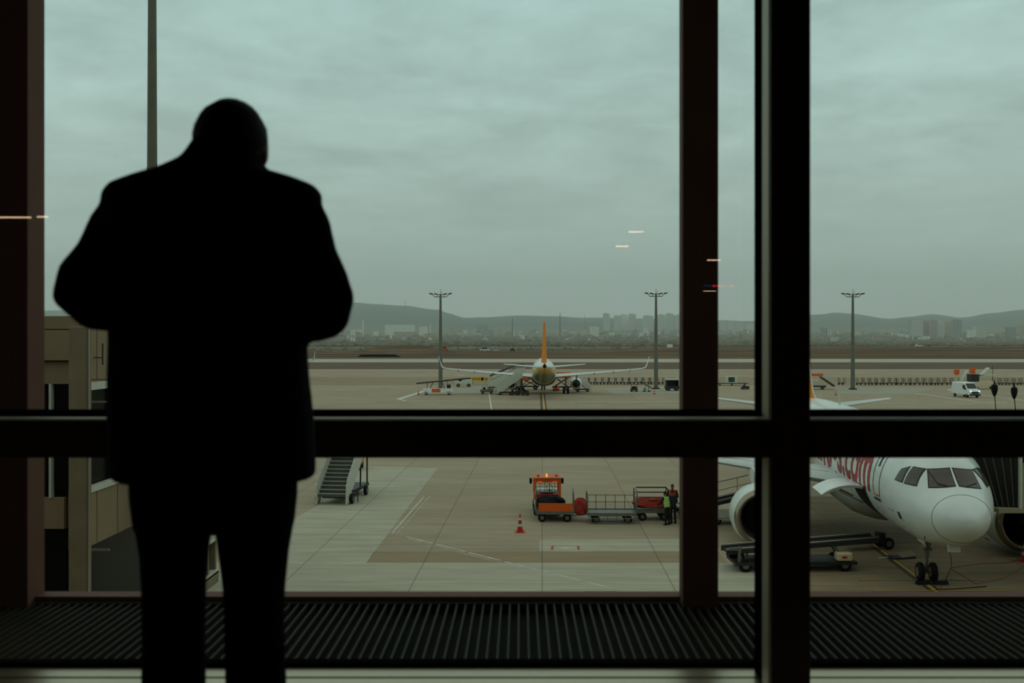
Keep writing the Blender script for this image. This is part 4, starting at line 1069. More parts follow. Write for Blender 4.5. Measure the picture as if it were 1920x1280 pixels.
t_ = thing('lift_platform', 'white lift platform with an orange hood left of the cargo loader', 'lift platform', (g.x + 1.0, g.y + 4, 0))
MB().bb(-1.0, 1.6, -.8, .8, .4, 1.2).build('body', offwhite, t_); MB().bb(-.9, -.2, -.5, .5, 2.6, 3.6).build('orange_hood', orange, t_)
MB().cyl((-.55, 0, 1.2), (-.55, 0, 2.6), .12).loft([[(.4, -.6, 1.4), (.4, .6, 1.4), (.4, .6, 1.6), (.4, -.6, 1.6)], [(1.6, -.6, 3.4), (1.6, .6, 3.4), (1.6, .6, 3.6), (1.6, -.6, 3.6)]]).build('boom', offwhite, t_)
wheels(t_, [(sx, -.65, .3) for sx in (-.5, 1.1)], .3, .2)
# yellow sign
g = G(898, 722)
t_ = thing('apron_sign', 'long yellow information board standing behind the distant left wing', 'sign', (g.x, g.y + 4, 0))
MB().bb(-1.9, 1.8, -.1, .1, .75, 1.6).build('board', yellow, t_); MB().bb(.3, .8, -.13, -.1, .85, 1.5).build('black_square', black, t_)
mb = MB()
for x in (-1.5, -1.1, -.6, -.2, 1.1, 1.5): mb.bb(x, x + .14, -.12, -.1, .95, 1.4)
mb.build('characters', black, t_); MB().cyl((-1.5, 0, 0), (-1.5, 0, .75), .04).cyl((1.4, 0, 0), (1.4, 0, .75), .04).build('sign_leg', darkmet, t_)
g = G(856, 717)
t_ = thing('apron_sign', 'small yellow board standing left of the long one', 'sign', (g.x, g.y, 0)); MB().bb(-.7, .7, -.05, .05, .5, 1.0).build('board', yellow, t_); MB().cyl((0, 0, 0), (0, 0, .5), .05).build('sign_leg', darkmet, t_)

# parked dollies in a long row
proto = thing('baggage_dolly', 'low dark baggage dolly in the long parked row', 'baggage dolly', (0, 0, 0))
MB().bb(-.62, .62, -.6, .6, .35, .5).build('deck', darkmet, proto)
for sx in (-.58, .58): MB().rings([(sx, -.6, .45), (sx, -.6, 1.45), (sx, .6, 1.45), (sx, .6, .45)], .05, 6).cyl((sx, -.6, .95), (sx, .6, .95), .04, n=6).build('end_frame', brownp if sx < 0 else darkmet, proto)
wheels(proto, [(-.4, -.55, .2), (.4, -.55, .2)], .2, .14)
ORD = ['leftmost', 'second', 'third', 'fourth', 'fifth', 'sixth', 'seventh', 'eighth', 'ninth', 'tenth', 'eleventh', 'twelfth', 'thirteenth', 'fourteenth', 'fifteenth', 'sixteenth']
first = True
for k, (xa, xb, py, lb) in enumerate(((1098, 1248, 720.5, 'row between distant wing and middle mast'), (1578, 1590, 721.5, 'row left of the right mast'), (1612, 1800, 721.5, 'row between right mast and white van'), (1868, 1935, 721.5, 'row at the far right edge'))):
    px = xa; cnt = 0
    while px < xb:
        g = G(px, py + random.uniform(-.25, .25)); L_ = f'{ORD[cnt]} low dark baggage dolly in the ' + lb; gp = 'dollies in the ' + lb; cnt += 1
        if first: proto.location = g; proto['label'] = L_; proto['group'] = gp; first = False
        else: dup(proto, g, random.choice((0, pi)) + random.uniform(-.05, .05), L_, gp)
        px += random.uniform(12.2, 13.6)

# ---- floodlight masts
def mast(label, px, py, ptop, arms=True, r0=.42, r1=.2):
    g = G(px, py); hh = H + (CY - ptop) * g.y / F
    m_ = thing('floodlight_mast', label, 'light mast', g)
    MB().rings([(0, 0, 0), (0, 0, hh * .35), (0, 0, hh)], [r0, (r0 * .75 + r1 * .25), r1], 14).build('pole', mat('galvanised_steel', (112, 112, 100), .6, metal=.3, noise=.15), m_, smooth=50)
    MB().cyl((0, 0, 0), (0, 0, .25), r0 + .35).build('base', darkmet, m_)
    if arms:
        MB().rings([(-1.7, 0, hh + .15), (-1.2, 0, hh - .55), (1.2, 0, hh - .55), (1.7, 0, hh + .15)], .07, 8).cyl((-.9, 0, hh - .1), (.9, 0, hh - .1), .06).cyl((0, 0, hh), (0, 0, hh + .9), .04).cyl((.25, 0, hh), (.3, 0, hh + .55), .03).cyl((-.6, 0, hh - .5), (-.6, 0, hh), .05).cyl((.6, 0, hh - .5), (.6, 0, hh), .05).build('crossarm', darkmet, m_)
        for x, z_, a in ((-1.9, .05, .25), (-.95, .0, .2), (.95, .0, -.2), (1.9, .05, -.25)):
            l_ = MB().box((x, -.1, hh + z_), (.62, .5, .2), ry=a).build('floodlight', darkmet, m_)
            MB().box((x, -.12, hh + z_ - .12), (.5, .4, .04), ry=a).build('lens', lampglass, l_)
    return m_
mast('tall floodlight mast standing left of the distant airliner', 826, 729, 551)
mast('tall floodlight mast standing right of the distant airliner', 1230, 729, 550)
mast('tall floodlight mast standing right of the thick window post', 1599, 730, 551)
# near pole
m_ = thing('lamp_post', 'tall grey pole rising behind the left shoulder of the man', 'pole', (-11.32, 30.6, 0))
MB().rings([(0, 0, 0), (0, 0, 5), (0, 0, 14.9)], [.20, .17, .158], 18).build('lower_pole', mat('dull_pole_paint', (104, 100, 84), .65, noise=.2, nscale=2), m_, smooth=50)
MB().rings([(0, 0, 14.85), (0, 0, 24)], [.150, .105], 18).build('upper_pole', MATS['dull_pole_paint'], m_, smooth=50)
MB().cyl((0, 0, 0), (0, 0, .2), .4).build('base', darkmet, m_)

# ================================================================== JET BRIDGE
jb = thing('jet_bridge', 'dark jet bridge with pleated canopy beside the nose of the airliner', 'jet bridge', (19.45, 41.2, 0))
belm = mat('bellows_fabric', (40, 38, 32), .8)
ribm = mat('bellows_rib', (86, 84, 72), .6)
tanm = mat('bridge_cladding', (158, 146, 118), .7, noise=.1)
# canopy: fan of pleats from the cab front (right) to the fuselage door (left)
secs = []; n = 11
for i in range(n):
    k = i / (n - 1)
    xt, zt = -1.75 + k * 2.05, 5.9 + .25 * k       # top edge
    xb_, zb_ = -.62 + k * .92, 2.95             # bottom edge
    d = .10 if i % 2 else 0
    yf = -1.75 + .25 * (1 - k) + d
    secs.append([(xb_, yf, zb_), (xt, yf, zt), (xt, 1.6, zt), (xt, 1.7, zt - .1), (xb_ + .1, 1.5, zb_)])
MB().loft(secs, cap=True).build('canopy', belm, jb)
for i in range(0, n, 1):
    s_ = secs[i]
    if i % 2 == 0: MB().cyl(Vector(s_[0]) + Vector((0, -.02, 0)), Vector(s_[1]) + Vector((0, -.02, 0)), .022, n=6).build('canopy_rib', ribm, jb)
MB().bb(.32, 4.6, -1.8, 1.7, 2.95, 6.1).build('cab', tanm, jb, bevel=.03)
MB().bb(.26, .36, -1.9, -1.75, 2.95, 6.1).build('cab_corner_post', offwhite, jb)
MB().lathe([(-.08, .02), (-.08, .42), (0, .46)], (.82, -1.80, 5.0), 'y', 20).build('round_fan', darkmet, jb)
MB().bb(-.62, 4.6, -2.0, 1.7, 2.78, 2.95).build('floor_lip', tanm, jb)
MB().bb(4.6, 9, -1.4, 1.4, 3.0, 6.0).loft([[(8, -1.4, 3.0), (8, 1.4, 3.0), (8, 1.4, 6.0), (8, -1.4, 6.0)], [(11, -14, 5.2), (13.5, -13, 5.2), (13.5, -13, 8.2), (11, -14, 8.2)]]).loft([[(11, -14, 5.2), (13.5, -13, 5.2), (13.5, -13, 8.2), (11, -14, 8.2)], [(13, -37.7, 8.0), (15.8, -37.7, 8.0), (15.8, -37.7, 11), (13, -37.7, 11)]]).build('tunnel', tanm, jb)
MB().cyl((7, 0, .6), (7, 0, 3.0), .3).bb(6.2, 7.8, -1.6, 1.6, .5, .8).build('lift_column', darkmet, jb)
wheels(jb, [(7, -1.4, .5), (7, 1.4, .5)], .5, .4, 'x')
for i, (px, py, lb) in enumerate(((1860, 722, 'left'), (1897, 727, 'right'))):
    top = P(px, py, 41.0 - .5); loc = Vector((top.x, top.y, 6.1))
    o = thing('beacon_pole', f'{lb} of two thin black knobbed poles on the jet bridge roof', 'pole', (top.x + .1, top.y, 6.1))
    hz_ = top.z - 6.1
    MB().rings([(.10, 0, 0), (0, 0, hz_ - .25)], .018, 6).build('rod', black, o)
    MB().lathe([(-.36, .03), (-.2, .1), (-.05, .13), (.1, .12), (.15, .04), (.3, .02)], (0, 0, hz_ - .1), 'z', 14).build('knob', black, o, smooth=40)

# ================================================================== TERMINAL PIER ON THE LEFT
pier = thing('terminal_pier', 'beige panelled terminal wing beyond the left edge of the window', 'building', (-12, 0, 0))
cl_ = mat('beige_cladding', (138, 117, 90), .85, noise=.12, nscale=.7)
cd_ = mat('concrete_column', (132, 116, 90), .85, noise=.25, nscale=1.5)
wd_ = mat('pier_glazing', (16, 17, 15), .3, spec=.12)
jm = mat('joint_dark', (40, 36, 28), .9)
Y0, Y1 = 27.2, 39.6
def wall_band(nm, z0, z1, m, th=.35, ya=Y0, yb_=Y1): return MB().bb(-th, 0, ya, yb_, z0, z1).build(nm, m, pier)
wall_band('upper_panels', 8.42, 10.05, cl_); wall_band('middle_panels', 3.85, 5.5, cl_); wall_band('base_kerb', 0, .45, cd_)
wall_band('window_band', 5.5, 8.42, wd_, .5).location.x = -.18
wall_band('lower_glazing', .45, 3.85, wd_, .5).location.x = -.4
mb = MB()
yy = 28.2
while yy < Y1:
    mb.bb(-.02, .006, yy - .012, yy + .012, 8.45, 10.02).bb(-.02, .006, yy - .012, yy + .012, 3.88, 5.35); yy += 1.45
mb.build('panel_joints', jm, pier)
MB().bb(-.1, .06, Y0, Y1, 5.35, 5.52).bb(-.1, .03, Y0, Y1, 8.2, 8.42).build('window_sill', offwhite, pier)
mb = MB()
yy = 27.6
while yy < Y1: mb.bb(-.2, -.06, yy - .05, yy + .05, 5.5, 8.2); yy += 1.9
mb.build('mullion', jm, pier)
mb = MB()
for yy in (36.6, 37.6, 38.6, 39.55): mb.bb(-.35, -.1, yy - .09, yy + .09, .4, 3.85)
mb.build('lower_post', cd_, pier); MB().bb(-.3, .0, 34, Y1, 1.7, 1.86).bb(-.3, .0, 34, Y1, .38, .5).build('lower_rail', offwhite, pier)
MB().bb(-14, 0, Y0, Y1, 10.05, 10.25).build('roof', cl_, pier)
MB().bb(-14, -.5, Y1 - .3, Y1, 0, 10.05).build('end_wall', cl_, pier)
# big column in front of the corner
MB().bb(.37, .85, 25.6, 25.9, 0, 9.95).build('corner_column', cd_, pier, bevel=.03)
MB().cyl((.88, 25.62, 0), (.88, 25.62, 9.9), .03).build('downpipe', silver, pier)
mb = MB()
for z_ in (1.2, 3.9, 6.6, 7.9, 8.5): mb.bb(.0, .88, 26.9, 26.96, z_, z_ + .05)
mb.bb(.0, .05, 27.0, 27.2, 0, 9.9).build('pipe_bracket', silver, pier)
# return wall facing the hall
MB().bb(-9, -.05, 27.0, 27.25, 9.05, 9.87).build('return_parapet', cl_, pier); MB().bb(-9, -.25, 27.15, 27.4, 8.4, 9.0).build('return_fascia', cl_, pier)
MB().bb(-9, -.05, 27.3, 27.5, 5.3, 8.4).build('return_glazing', wd_, pier); MB().bb(-9, -.45, 27.15, 27.4, 4.45, 5.3).build('return_panel', cl_, pier); MB().bb(-9, -.05, 27.3, 27.5, 0, 4.45).build('return_lower_glazing', wd_, pier)
MB().bb(-.84, -.78, 27.1, 27.3, 5.3, 8.4).build('return_mullion', offwhite, pier)
MB().bb(-9, -.05, 27.1, 31, 9.9, 10.05).build('return_roof', cl_, pier)
MB().cyl((.25, 28.0, 8.9), (.25, 28.0, 9.5), .02).cyl((0, 28.0, 9.1), (.25, 28.0, 9.1), .015).build('bracket_lamp', darkmet, pier)
MB().bb(-15, -9, 3.4, 27.4, 0, 10.0).build('rear_block', cl_, pier)


# ================================================================== PEOPLE
def remesh(o, vox, sm_=6):
    m = o.modifiers.new('remesh', 'REMESH'); m.mode = 'VOXEL'; m.voxel_size = vox; m.use_smooth_shade = True
    if sm_:
        k = o.modifiers.new('smooth', 'SMOOTH'); k.factor = .5; k.iterations = sm_
    return o
skinm = mat('skin', (128, 88, 68), .7, spec=.2)
hairm = mat('dark_hair', (26, 22, 20), .8)
def hand(mb, wrist, fwd, side, up, s=1.0, curl=.5, ts=1):
    """palm, five unequal bent fingers and a thumb leaving the palm's side"""
    w_ = Vector(wrist); f = Vector(fwd).normalized(); sd = Vector(side).normalized(); u = Vector(up).normalized()
    mb.cap(w_ - f * .02 * s, w_ + f * .03 * s, .024 * s, .028 * s, 10)
    for k in (-1, -.33, .33, 1): mb.cap(w_ + f * .02 * s + sd * k * .014 * s, w_ + f * .085 * s + sd * k * .027 * s, .014 * s, .0125 * s, 8)
    for k, ln in zip((-1, -.33, .33, 1), (.062, .078, .084, .074)):
        p = w_ + f * .088 * s + sd * k * .028 * s; d = f.copy(); r = .0092 * s
        for q, fr_ in enumerate((.45, .32, .23)):
            d = (d * math.cos(curl) - u * math.sin(curl)).normalized()
            p2 = p + d * ln * fr_ * s; mb.cap(p, p2, r, r * .92, 8); p = p2; r *= .92
    p = w_ + f * .025 * s + sd * ts * .028 * s; d = (f * .6 + sd * ts * .8 - u * .2).normalized()
    for fr_ in (.035, .030, .024):
        p2 = p + d * fr_ * s; mb.cap(p, p2, .0115 * s, .010 * s, 8); p = p2; d = (d + f * .45 - u * .15).normalized()

# ---- the man at the window
KX = 2.3 / F
def W(px, py, dy=0.0):      # point on the man's plane, relative to his feet
    return Vector(((px - CX) * KX + .708, dy, H - (py - CY) * KX - ZF))
man = thing('person', 'man in a dark coat standing at the window, head bowed, seen from behind in silhouette', 'person', (-.708, 2.3, ZF))
def oval(xl, xr, y, hd, dy=0.0, n=28, e=.8):
    c = (xl + xr) / 2; h = (xr - xl) / 2; out = []
    for j in range(n):
        a = 2 * pi * j / n; ca, sa = math.cos(a), math.sin(a)
        p = W(c, y, dy); out.append(p + Vector((h * KX * math.copysign(abs(ca) ** e, ca), hd * math.copysign(abs(sa) ** e, sa), 0)))
    return out
b = MB()
hc = W(425, 281, .03)
T = Matrix.Rotation(R(-32), 3, 'X')
b.ball(hc, (.083, .098, .112), 20, T)
b.ball(hc + Vector((0, .03, -.045)), (.066, .075, .075), 16, T)       # jaw
b.cap(W(420, 345, -.02), W(424, 290, .02), .068, .062, 16)
fw = T @ Vector((0, 1, 0))
b.cap(hc + fw * .09, hc + fw * .115 + T @ Vector((0, 0, -.03)), .010, .014, 8)     # nose
b.cap(hc + T @ Vector((-.02, .088, -.062)), hc + T @ Vector((.02, .088, -.062)), .008, .008, 8)   # mouth
for sx in (-1, 1): b.ball(hc + T @ Vector((sx * .080, .0, -.012)), (.010, .018, .030), 10, T)   # ears
b.loft([oval(330, 520, 345, .07), oval(235, 570, 380, .09), oval(235, 560, 480, .11), oval(245, 545, 620, .11), oval(250, 545, 760, .115), oval(255, 550, 860, .12), oval(262, 545, 960, .11)])
EL, ER = W(160, 545, -.05), W(618, 562, -.05)
WL, WR = W(262, 575, .17), W(520, 585, .17)
b.cap(W(232, 395), EL, .05, .04, 12); b.cap(W(565, 400), ER, .05, .04, 12)
b.cap(EL, WL, .04, .028, 12); b.cap(ER, WR, .04, .028, 12)
hand(b, WL + Vector((.015, .02, 0)), (.75, .6, .1), (-.6, .75, 0), (0, .15, 1), 1.0, .45, 1)
hand(b, WR + Vector((-.015, .02, 0)), (-.75, .6, .1), (.6, .75, 0), (0, .15, 1), 1.0, .45, 1)
for cx, k in ((326, -1), (478, 1)):
    b.rings([W(cx, 950), W(cx, 1180, .01), W(cx, 1250), W(cx, 1560, -.01)], [.072, .055, .05, .035], 14)
    b.cap(W(cx, 1575, -.01), W(cx + k * 8, 1590, .13), .035, .03, 12)
mb_ = b.build('body', skinm, man, smooth=60); remesh(mb_, .0055, 4)
bb = MB().ball(hc + T @ Vector((0, -.012, .022)), (.0865, .098, .103), 20, T).build('hair', hairm, man, smooth=60)
for sx in (-1, 1): MB().ball(hc + T @ Vector((sx * .03, .092, .0)), .011, 10).build('eye', offwhite, man, smooth=60)
coatm = mat('dark_wool_coat', (24, 24, 26), .95, spec=.05, noise=.2, nscale=30)
c = MB()
c.loft([oval(372, 480, 254, .055, .0), oval(364, 482, 264, .062, .0), oval(357, 484, 276, .068, .0), oval(350, 486, 288, .074, .0), oval(341, 489, 300, .085), oval(300, 502, 319, .10), oval(250, 552, 333, .112), oval(210, 590, 347, .12), oval(196, 604, 364, .125), oval(196, 600, 395, .13), oval(196, 598, 440, .14), oval(204, 590, 500, .145),
        oval(212, 578, 570, .15), oval(213, 572, 640, .15), oval(211, 577, 710, .152), oval(211, 585, 780, .155), oval(214, 588, 840, .158), oval(217, 589, 888, .16), oval(228, 586, 897, .155)])
c.rings([W(238, 385, 0), W(217, 425, -.01), W(200, 480, -.03), W(172, 526, -.05), W(164, 545, -.05), W(180, 574, .0), W(205, 578, .06), W(250, 578, .13), W(268, 576, .16)], [.050, .056, .056, .058, .060, .058, .056, .050, .046], 16)
c.rings([W(560, 385, 0), W(578, 425, -.01), W(592, 480, -.03), W(614, 530, -.05), W(622, 560, -.05), W(608, 590, .0), W(584, 596, .06), W(540, 590, .13), W(516, 586, .16)], [.050, .054, .055, .058, .062, .060, .056, .050, .046], 16)
cf = c.build('coat', coatm, man, smooth=60); remesh(cf, .009, 8)
MB().rings([W(372, 288, -.06), W(386, 284, -.072), W(420, 281, -.078), W(456, 286, -.072), W(468, 294, -.05)], [.008, .012, .012, .012, .008], 10).build('collar', coatm, cf, smooth=60)
tm = mat('dark_trousers', (22, 22, 24), .95, spec=.05)
l = MB()
l.loft([oval(248, 556, 860, .125), oval(250, 555, 930, .13), oval(256, 549, 985, .12)])
def leg(tab):
    l.loft([oval(cx - hw, cx + hw, y, hd, 0, 20, 1.0) for y, cx, hw, hd in tab])
leg([(930, 322, 70, .11), (985, 326, 68, .10), (1040, 327, 61, .09), (1100, 326, 58, .08), (1180, 326, 57, .075), (1280, 326, 58, .075), (1450, 326, 54, .072), (1590, 326, 52, .075)])
leg([(930, 481, 72, .11), (985, 477, 72, .10), (1030, 476, 65, .09), (1100, 477, 57, .08), (1160, 477, 55, .075), (1280, 480, 56, .075), (1450, 480, 54, .072), (1590, 480, 52, .075)])
remesh(l.build('trousers', tm, man, smooth=60), .009, 5)
for cx, k in ((326, -1), (480, 1)):
    p = W(cx, 1602); p.z = .045
    sh = MB().cap(p + Vector((0, -.06, 0)), p + Vector((k * .015, .15, -.005)), .045, .038, 14).bb(p.x - .045, p.x + .045, p.y - .10, p.y + .18, 0, .02)
    remesh(sh.build('shoe', black, man), .008, 2)

# ---- ground crew
def crew(label, loc, rz, vest, shirt, trous, lean=0.0, hands=None, head_tilt=0.0, sleeves=True, band=True, s=1.0):
    p_ = thing('person', label, 'person', loc, rz, None, s)
    L = Matrix.Rotation(-lean, 3, 'X'); hip = Vector((0, 0, .92))
    def U(x, y, z): return hip + L @ (Vector((x, y, z)) - hip)
    b = MB(); hc = U(0, .02, 1.63); HT = Matrix.Rotation(-lean - head_tilt, 3, 'X')
    b.ball(hc, (.078, .095, .115), 16, HT).ball(hc + HT @ Vector((0, .03, -.05)), (.06, .07, .07), 12, HT)
    b.cap(U(0, -.01, 1.44), U(0, .01, 1.58), .055, .055, 12)
    b.cap(hc + HT @ Vector((0, .09, .0)), hc + HT @ Vector((0, .115, -.03)), .009, .013, 6)
    for sx in (-1, 1): b.ball(hc + HT @ Vector((sx * .08, 0, -.01)), (.010, .018, .030), 8, HT)
    b.rings([U(0, 0, 1.46), U(0, 0, 1.36), U(0, 0, 1.1), U(0, 0, .95), hip + Vector((0, 0, -.08))], [(.13, .08), (.17, .10), (.14, .10), (.15, .10), (.13, .09)], 16)
    H_ = hands or [(-.22, .25, 1.0), (.22, .25, 1.0)]
    arms = []
    for sx, hp in zip((-1, 1), H_):
        sh = U(sx * .19, 0, 1.40); hp = Vector(hp); d = hp - sh; mid = sh.lerp(hp, .5)
        off = math.sqrt(max(.0, .29 ** 2 - (d.length / 2) ** 2)); el = mid + (Vector((sx * .6, -.5, -.6)).normalized()) * off
        b.cap(sh, el, .048, .038, 10); b.cap(el, hp, .038, .026, 10)
        f = (hp - el).normalized(); hand(b, hp, f, (1, 0, 0) if abs(f.x) < .8 else (0, 1, 0), (0, 0, 1), 1.0, .5, -sx)
        arms.append((sh, el, hp))
    legs = []
    for sx in (-1, 1):
        a, k, f = Vector((sx * .09, 0, .90)), Vector((sx * .11, .02, .50)), Vector((sx * .12, -.02, .09))
        b.cap(a, k, .075, .052, 12); b.cap(k, f, .05, .035, 12); b.cap(f + Vector((0, -.02, -.04)), f + Vector((sx * .02, .15, -.05)), .035, .028, 10); legs.append((a, k, f))
    remesh(b.build('body', skinm, p_, smooth=60), .011, 3)
    remesh(MB().ball(hc + HT @ Vector((0, -.012, .02)), (.083, .095, .105), 14, HT).build('hair', hairm, p_, smooth=60), .012, 2)
    for sx in (-1, 1): MB().ball(hc + HT @ Vector((sx * .03, .088, .0)), .010, 8).build('eye', offwhite, p_, smooth=60)
    t_ = MB()
    t_.rings([U(0, 0, 1.47), U(0, 0, 1.38), U(0, 0, 1.1), U(0, 0, .9)], [(.15, .095), (.20, .12), (.165, .12), (.165, .12)], 18)
    for sh, el, hp in arms: t_.cap(sh, el, .062, .052, 12); t_.cap(el, el.lerp(hp, .85), .052, .036, 12)
    remesh(t_.build('shirt', shirt, p_, smooth=60), .013, 4)
    if vest:
        v_ = MB().rings([U(0, 0, 1.47), U(0, 0, 1.38), U(0, 0, 1.1), U(0, 0, .93)], [(.165, .105), (.205, .135), (.185, .137), (.185, .137)], 20)
        vo = remesh(v_.build('safety_vest', vest, p_, smooth=60), .013, 4)
        if band:
            rb = mat('reflective_tape', (196, 200, 190), .4)
            MB().rings([U(0, 0, 1.17), U(0, 0, 1.13)], [(.192, .143), (.192, .143)], 20).build('tape', rb, vo, smooth=60)
    q = MB().rings([U(0, 0, 1.0), hip, hip + Vector((0, 0, -.1))], [(.155, .11), (.165, .115), (.16, .105)], 16)
    for a, k, f in legs: q.cap(a, k, .085, .065, 12); q.cap(k, f, .065, .052, 12)
    remesh(q.build('trousers', trous, p_, smooth=60), .013, 4)
    for i, (a, k, f) in enumerate(legs):
        o = MB().cap(f + Vector((0, -.03, -.045)), f + Vector((0, .16, -.05)), .045, .038, 10).build('boot', black, p_, smooth=60)
    return p_
navy = mat('navy_cloth', (30, 38, 46), .9); blk = mat('black_cloth', (22, 24, 24), .95)
lime = mat('lime_vest', (158, 196, 92), .7); redv = mat('orange_red_vest', (238, 62, 30), .6)
g = G(1251, 984); crew('worker in a lime green vest bending over the cart of red covers', (g.x, g.y, 0), R(38), lime, blk, blk, .20, [(-.25, .45, 1.0), (.15, .42, 1.0)], .2)
g = G(1262, 983); crew('worker in dark navy clothes beside the lime vested one', (g.x + .05, g.y + .25, 0), R(20), None, navy, blk, .12, [(-.2, .4, 1.05), (.2, .35, 1.0)], .25)
g = G(1262, 979); crew('worker in an orange red vest facing the window behind the other two', (g.x + .1, g.y + .9, 0), R(172), redv, navy, blk, .03, [(-.1, .3, 1.1), (.12, .3, 1.15)], .15, band=False, s=1.08)

# ================================================================== TOWN, TREES, HILL DETAILS
def bmat(name, wall_, win, sx=3.0, sz=3.0, fx=.5, fz=.5):
    m = bpy.data.materials.new(name); m.use_nodes = True; t = NT(m.node_tree); b = m.node_tree.nodes['Principled BSDF']; b.inputs['Roughness'].default_value = .9
    sp = t.n('ShaderNodeSeparateXYZ', i0=t.n('ShaderNodeTexCoord').outputs['Object'])
    a = t.math('LESS_THAN', t.math('FRACT', t.math('DIVIDE', sp.outputs[0], sx)), fx); c = t.math('LESS_THAN', t.math('FRACT', t.math('DIVIDE', sp.outputs[2], sz)), fz)
    t.L.new(t.mix(t.math('MULTIPLY', a, c), lin(wall_), lin(win)), b.inputs['Base Color']); return m
BM = [bmat('pale_blocks', (206, 202, 190), (84, 90, 88)), bmat('beige_blocks', (186, 168, 144), (76, 74, 70), 4.0), bmat('pink_blocks', (176, 146, 130), (80, 74, 70), 3.5, 3.0, .4), bmat('grey_blocks', (150, 152, 146), (70, 76, 76), 5, 3, .55), bmat('white_blocks', (226, 226, 216), (104, 110, 108), 6, 3.2, .4, .4)]
roofm = mat('dull_red_roof', (146, 92, 74), .9); groof = mat('grey_roof', (120, 118, 108), .9); wroof = mat('white_sheeting', (230, 232, 224), .7)
def bld(label, x0, x1, ytop, D, m, cat='building', name='apartment_block', group=None, base=None, roof=None, tower=False):
    X = ((x0 + x1) / 2 - CX) * D / F; w_ = (x1 - x0) * D / F; zb_ = terr(X, D) - 1.0 if base is None else base; zt = H + (CY - ytop) * D / F
    hh = max(zt - zb_, 3.5)
    d_ = min(max(w_ * .7, 8), 22)
    o = MB().bb(-w_ / 2, w_ / 2, -d_ / 2, d_ / 2, 0, hh)
    if tower: o.bb(-w_ * .3, w_ * .1, -d_ * .3, d_ * .3, hh, hh + 2.5).bb(-w_ / 2 - .8, -w_ / 4, -d_ / 2 - .8, 0, 2, hh - 2)
    o = o.build(name, m); o.location = (X, D, zb_); tag(o, label, cat, group)
    if roof:
        MB().prism([(-w_ / 2 - .5, hh), (0, hh + min(w_ * .22, 3.5)), (w_ / 2 + .5, hh)], -d_ / 2 - .5, d_ / 2 + .5).build('roof', roof, o)
    return o
# distinct ones
ex = [
 ('pale apartment tower, leftmost of the tall slabs behind the airport field at right', 1706, 1728, 601, 2300, 0), ('beige apartment tower second from the left among the tall slabs at right', 1729, 1742, 602, 2320, 1),
 ('pinkish apartment tower in the middle of the tall slabs at right', 1743, 1756, 601, 2300, 2), ('pale narrow apartment tower fourth among the tall slabs at right', 1757, 1768, 602, 2340, 0),
 ('beige apartment tower fifth among the tall slabs at right', 1770, 1783, 604, 2400, 1), ('grey apartment tower with pale edge, rightmost of the tall slabs', 1785, 1801, 600, 2350, 3),
 ('grey gridded apartment block right of the tall slabs', 1826, 1848, 612, 2250, 0), ('pale wide apartment block above the white van', 1815, 1829, 619, 2200, 4),
 ('pale apartment block behind the thin black poles', 1887, 1902, 613, 2150, 3), ('beige apartment block at the right edge of the view', 1904, 1925, 609, 2200, 1),
 ('grey twin tower just right of the thick window post', 1538, 1548, 614, 2300, 3), ('second grey twin tower just right of the thick window post', 1550, 1559, 616, 2300, 0),
 ('hazy tower with a stepped top left of the middle mast', 1131, 1143, 588, 3300, 0), ('hazy broad tower in the skyline, third left of the middle mast', 1151, 1163, 592, 3300, 0), ('hazy broad tower in the skyline, second left of the middle mast', 1163, 1176, 590, 3350, 4),
 ('hazy tower in the skyline nearest left of the middle mast', 1178, 1192, 589, 3300, 0), ('hazy block low in the skyline between two towers', 1193, 1205, 598, 3300, 0), ('hazy wide slab left beside the middle mast', 1206, 1224, 592, 3250, 0),
 ('hazy wide slab just right of the middle mast', 1233, 1246, 590, 3250, 0), ('hazy tower second right of the middle mast', 1248, 1262, 588, 3300, 0), ('hazy tower against the slim column edge', 1264, 1282, 591, 3300, 0),
 ('pale small tower low beside the middle mast', 1206, 1216, 615, 2500, 4), ('beige public building with white columns above the right wing', 1105, 1122, 612, 2500, 4),
 ('hazy tower row between the columns, leftmost', 1349, 1362, 603, 3200, 0), ('hazy tower second in the row between the columns', 1364, 1378, 602, 3200, 0), ('hazy tower third in the row between the columns', 1380, 1394, 605, 3200, 0), ('hazy tower rightmost in the row between the columns', 1396, 1414, 606, 3200, 0),
 ('large white institutional building with a long front on the left hillside', 723, 777, 609, 2700, 4), ('low sand coloured building below the white institutional one', 740, 785, 622, 2300, 1), ('white block beside the minaret right of the man', 657, 667, 618, 2300, 4), ('second white block beside the minaret right of the man', 669, 679, 618, 2300, 4), ('beige block left of the white ones right of the man', 641, 654, 619, 2300, 1),
 ('long white low building right of the institutional one', 787, 801, 612, 2700, 4), ('low white building with wide roof at the foot of the left hill', 895, 916, 610, 2700, 3),
]
for i, (lb, x0_, x1_, yt, D, k) in enumerate(ex): bld(lb, x0_, x1_, yt, D, BM[k], tower=(yt < 606))
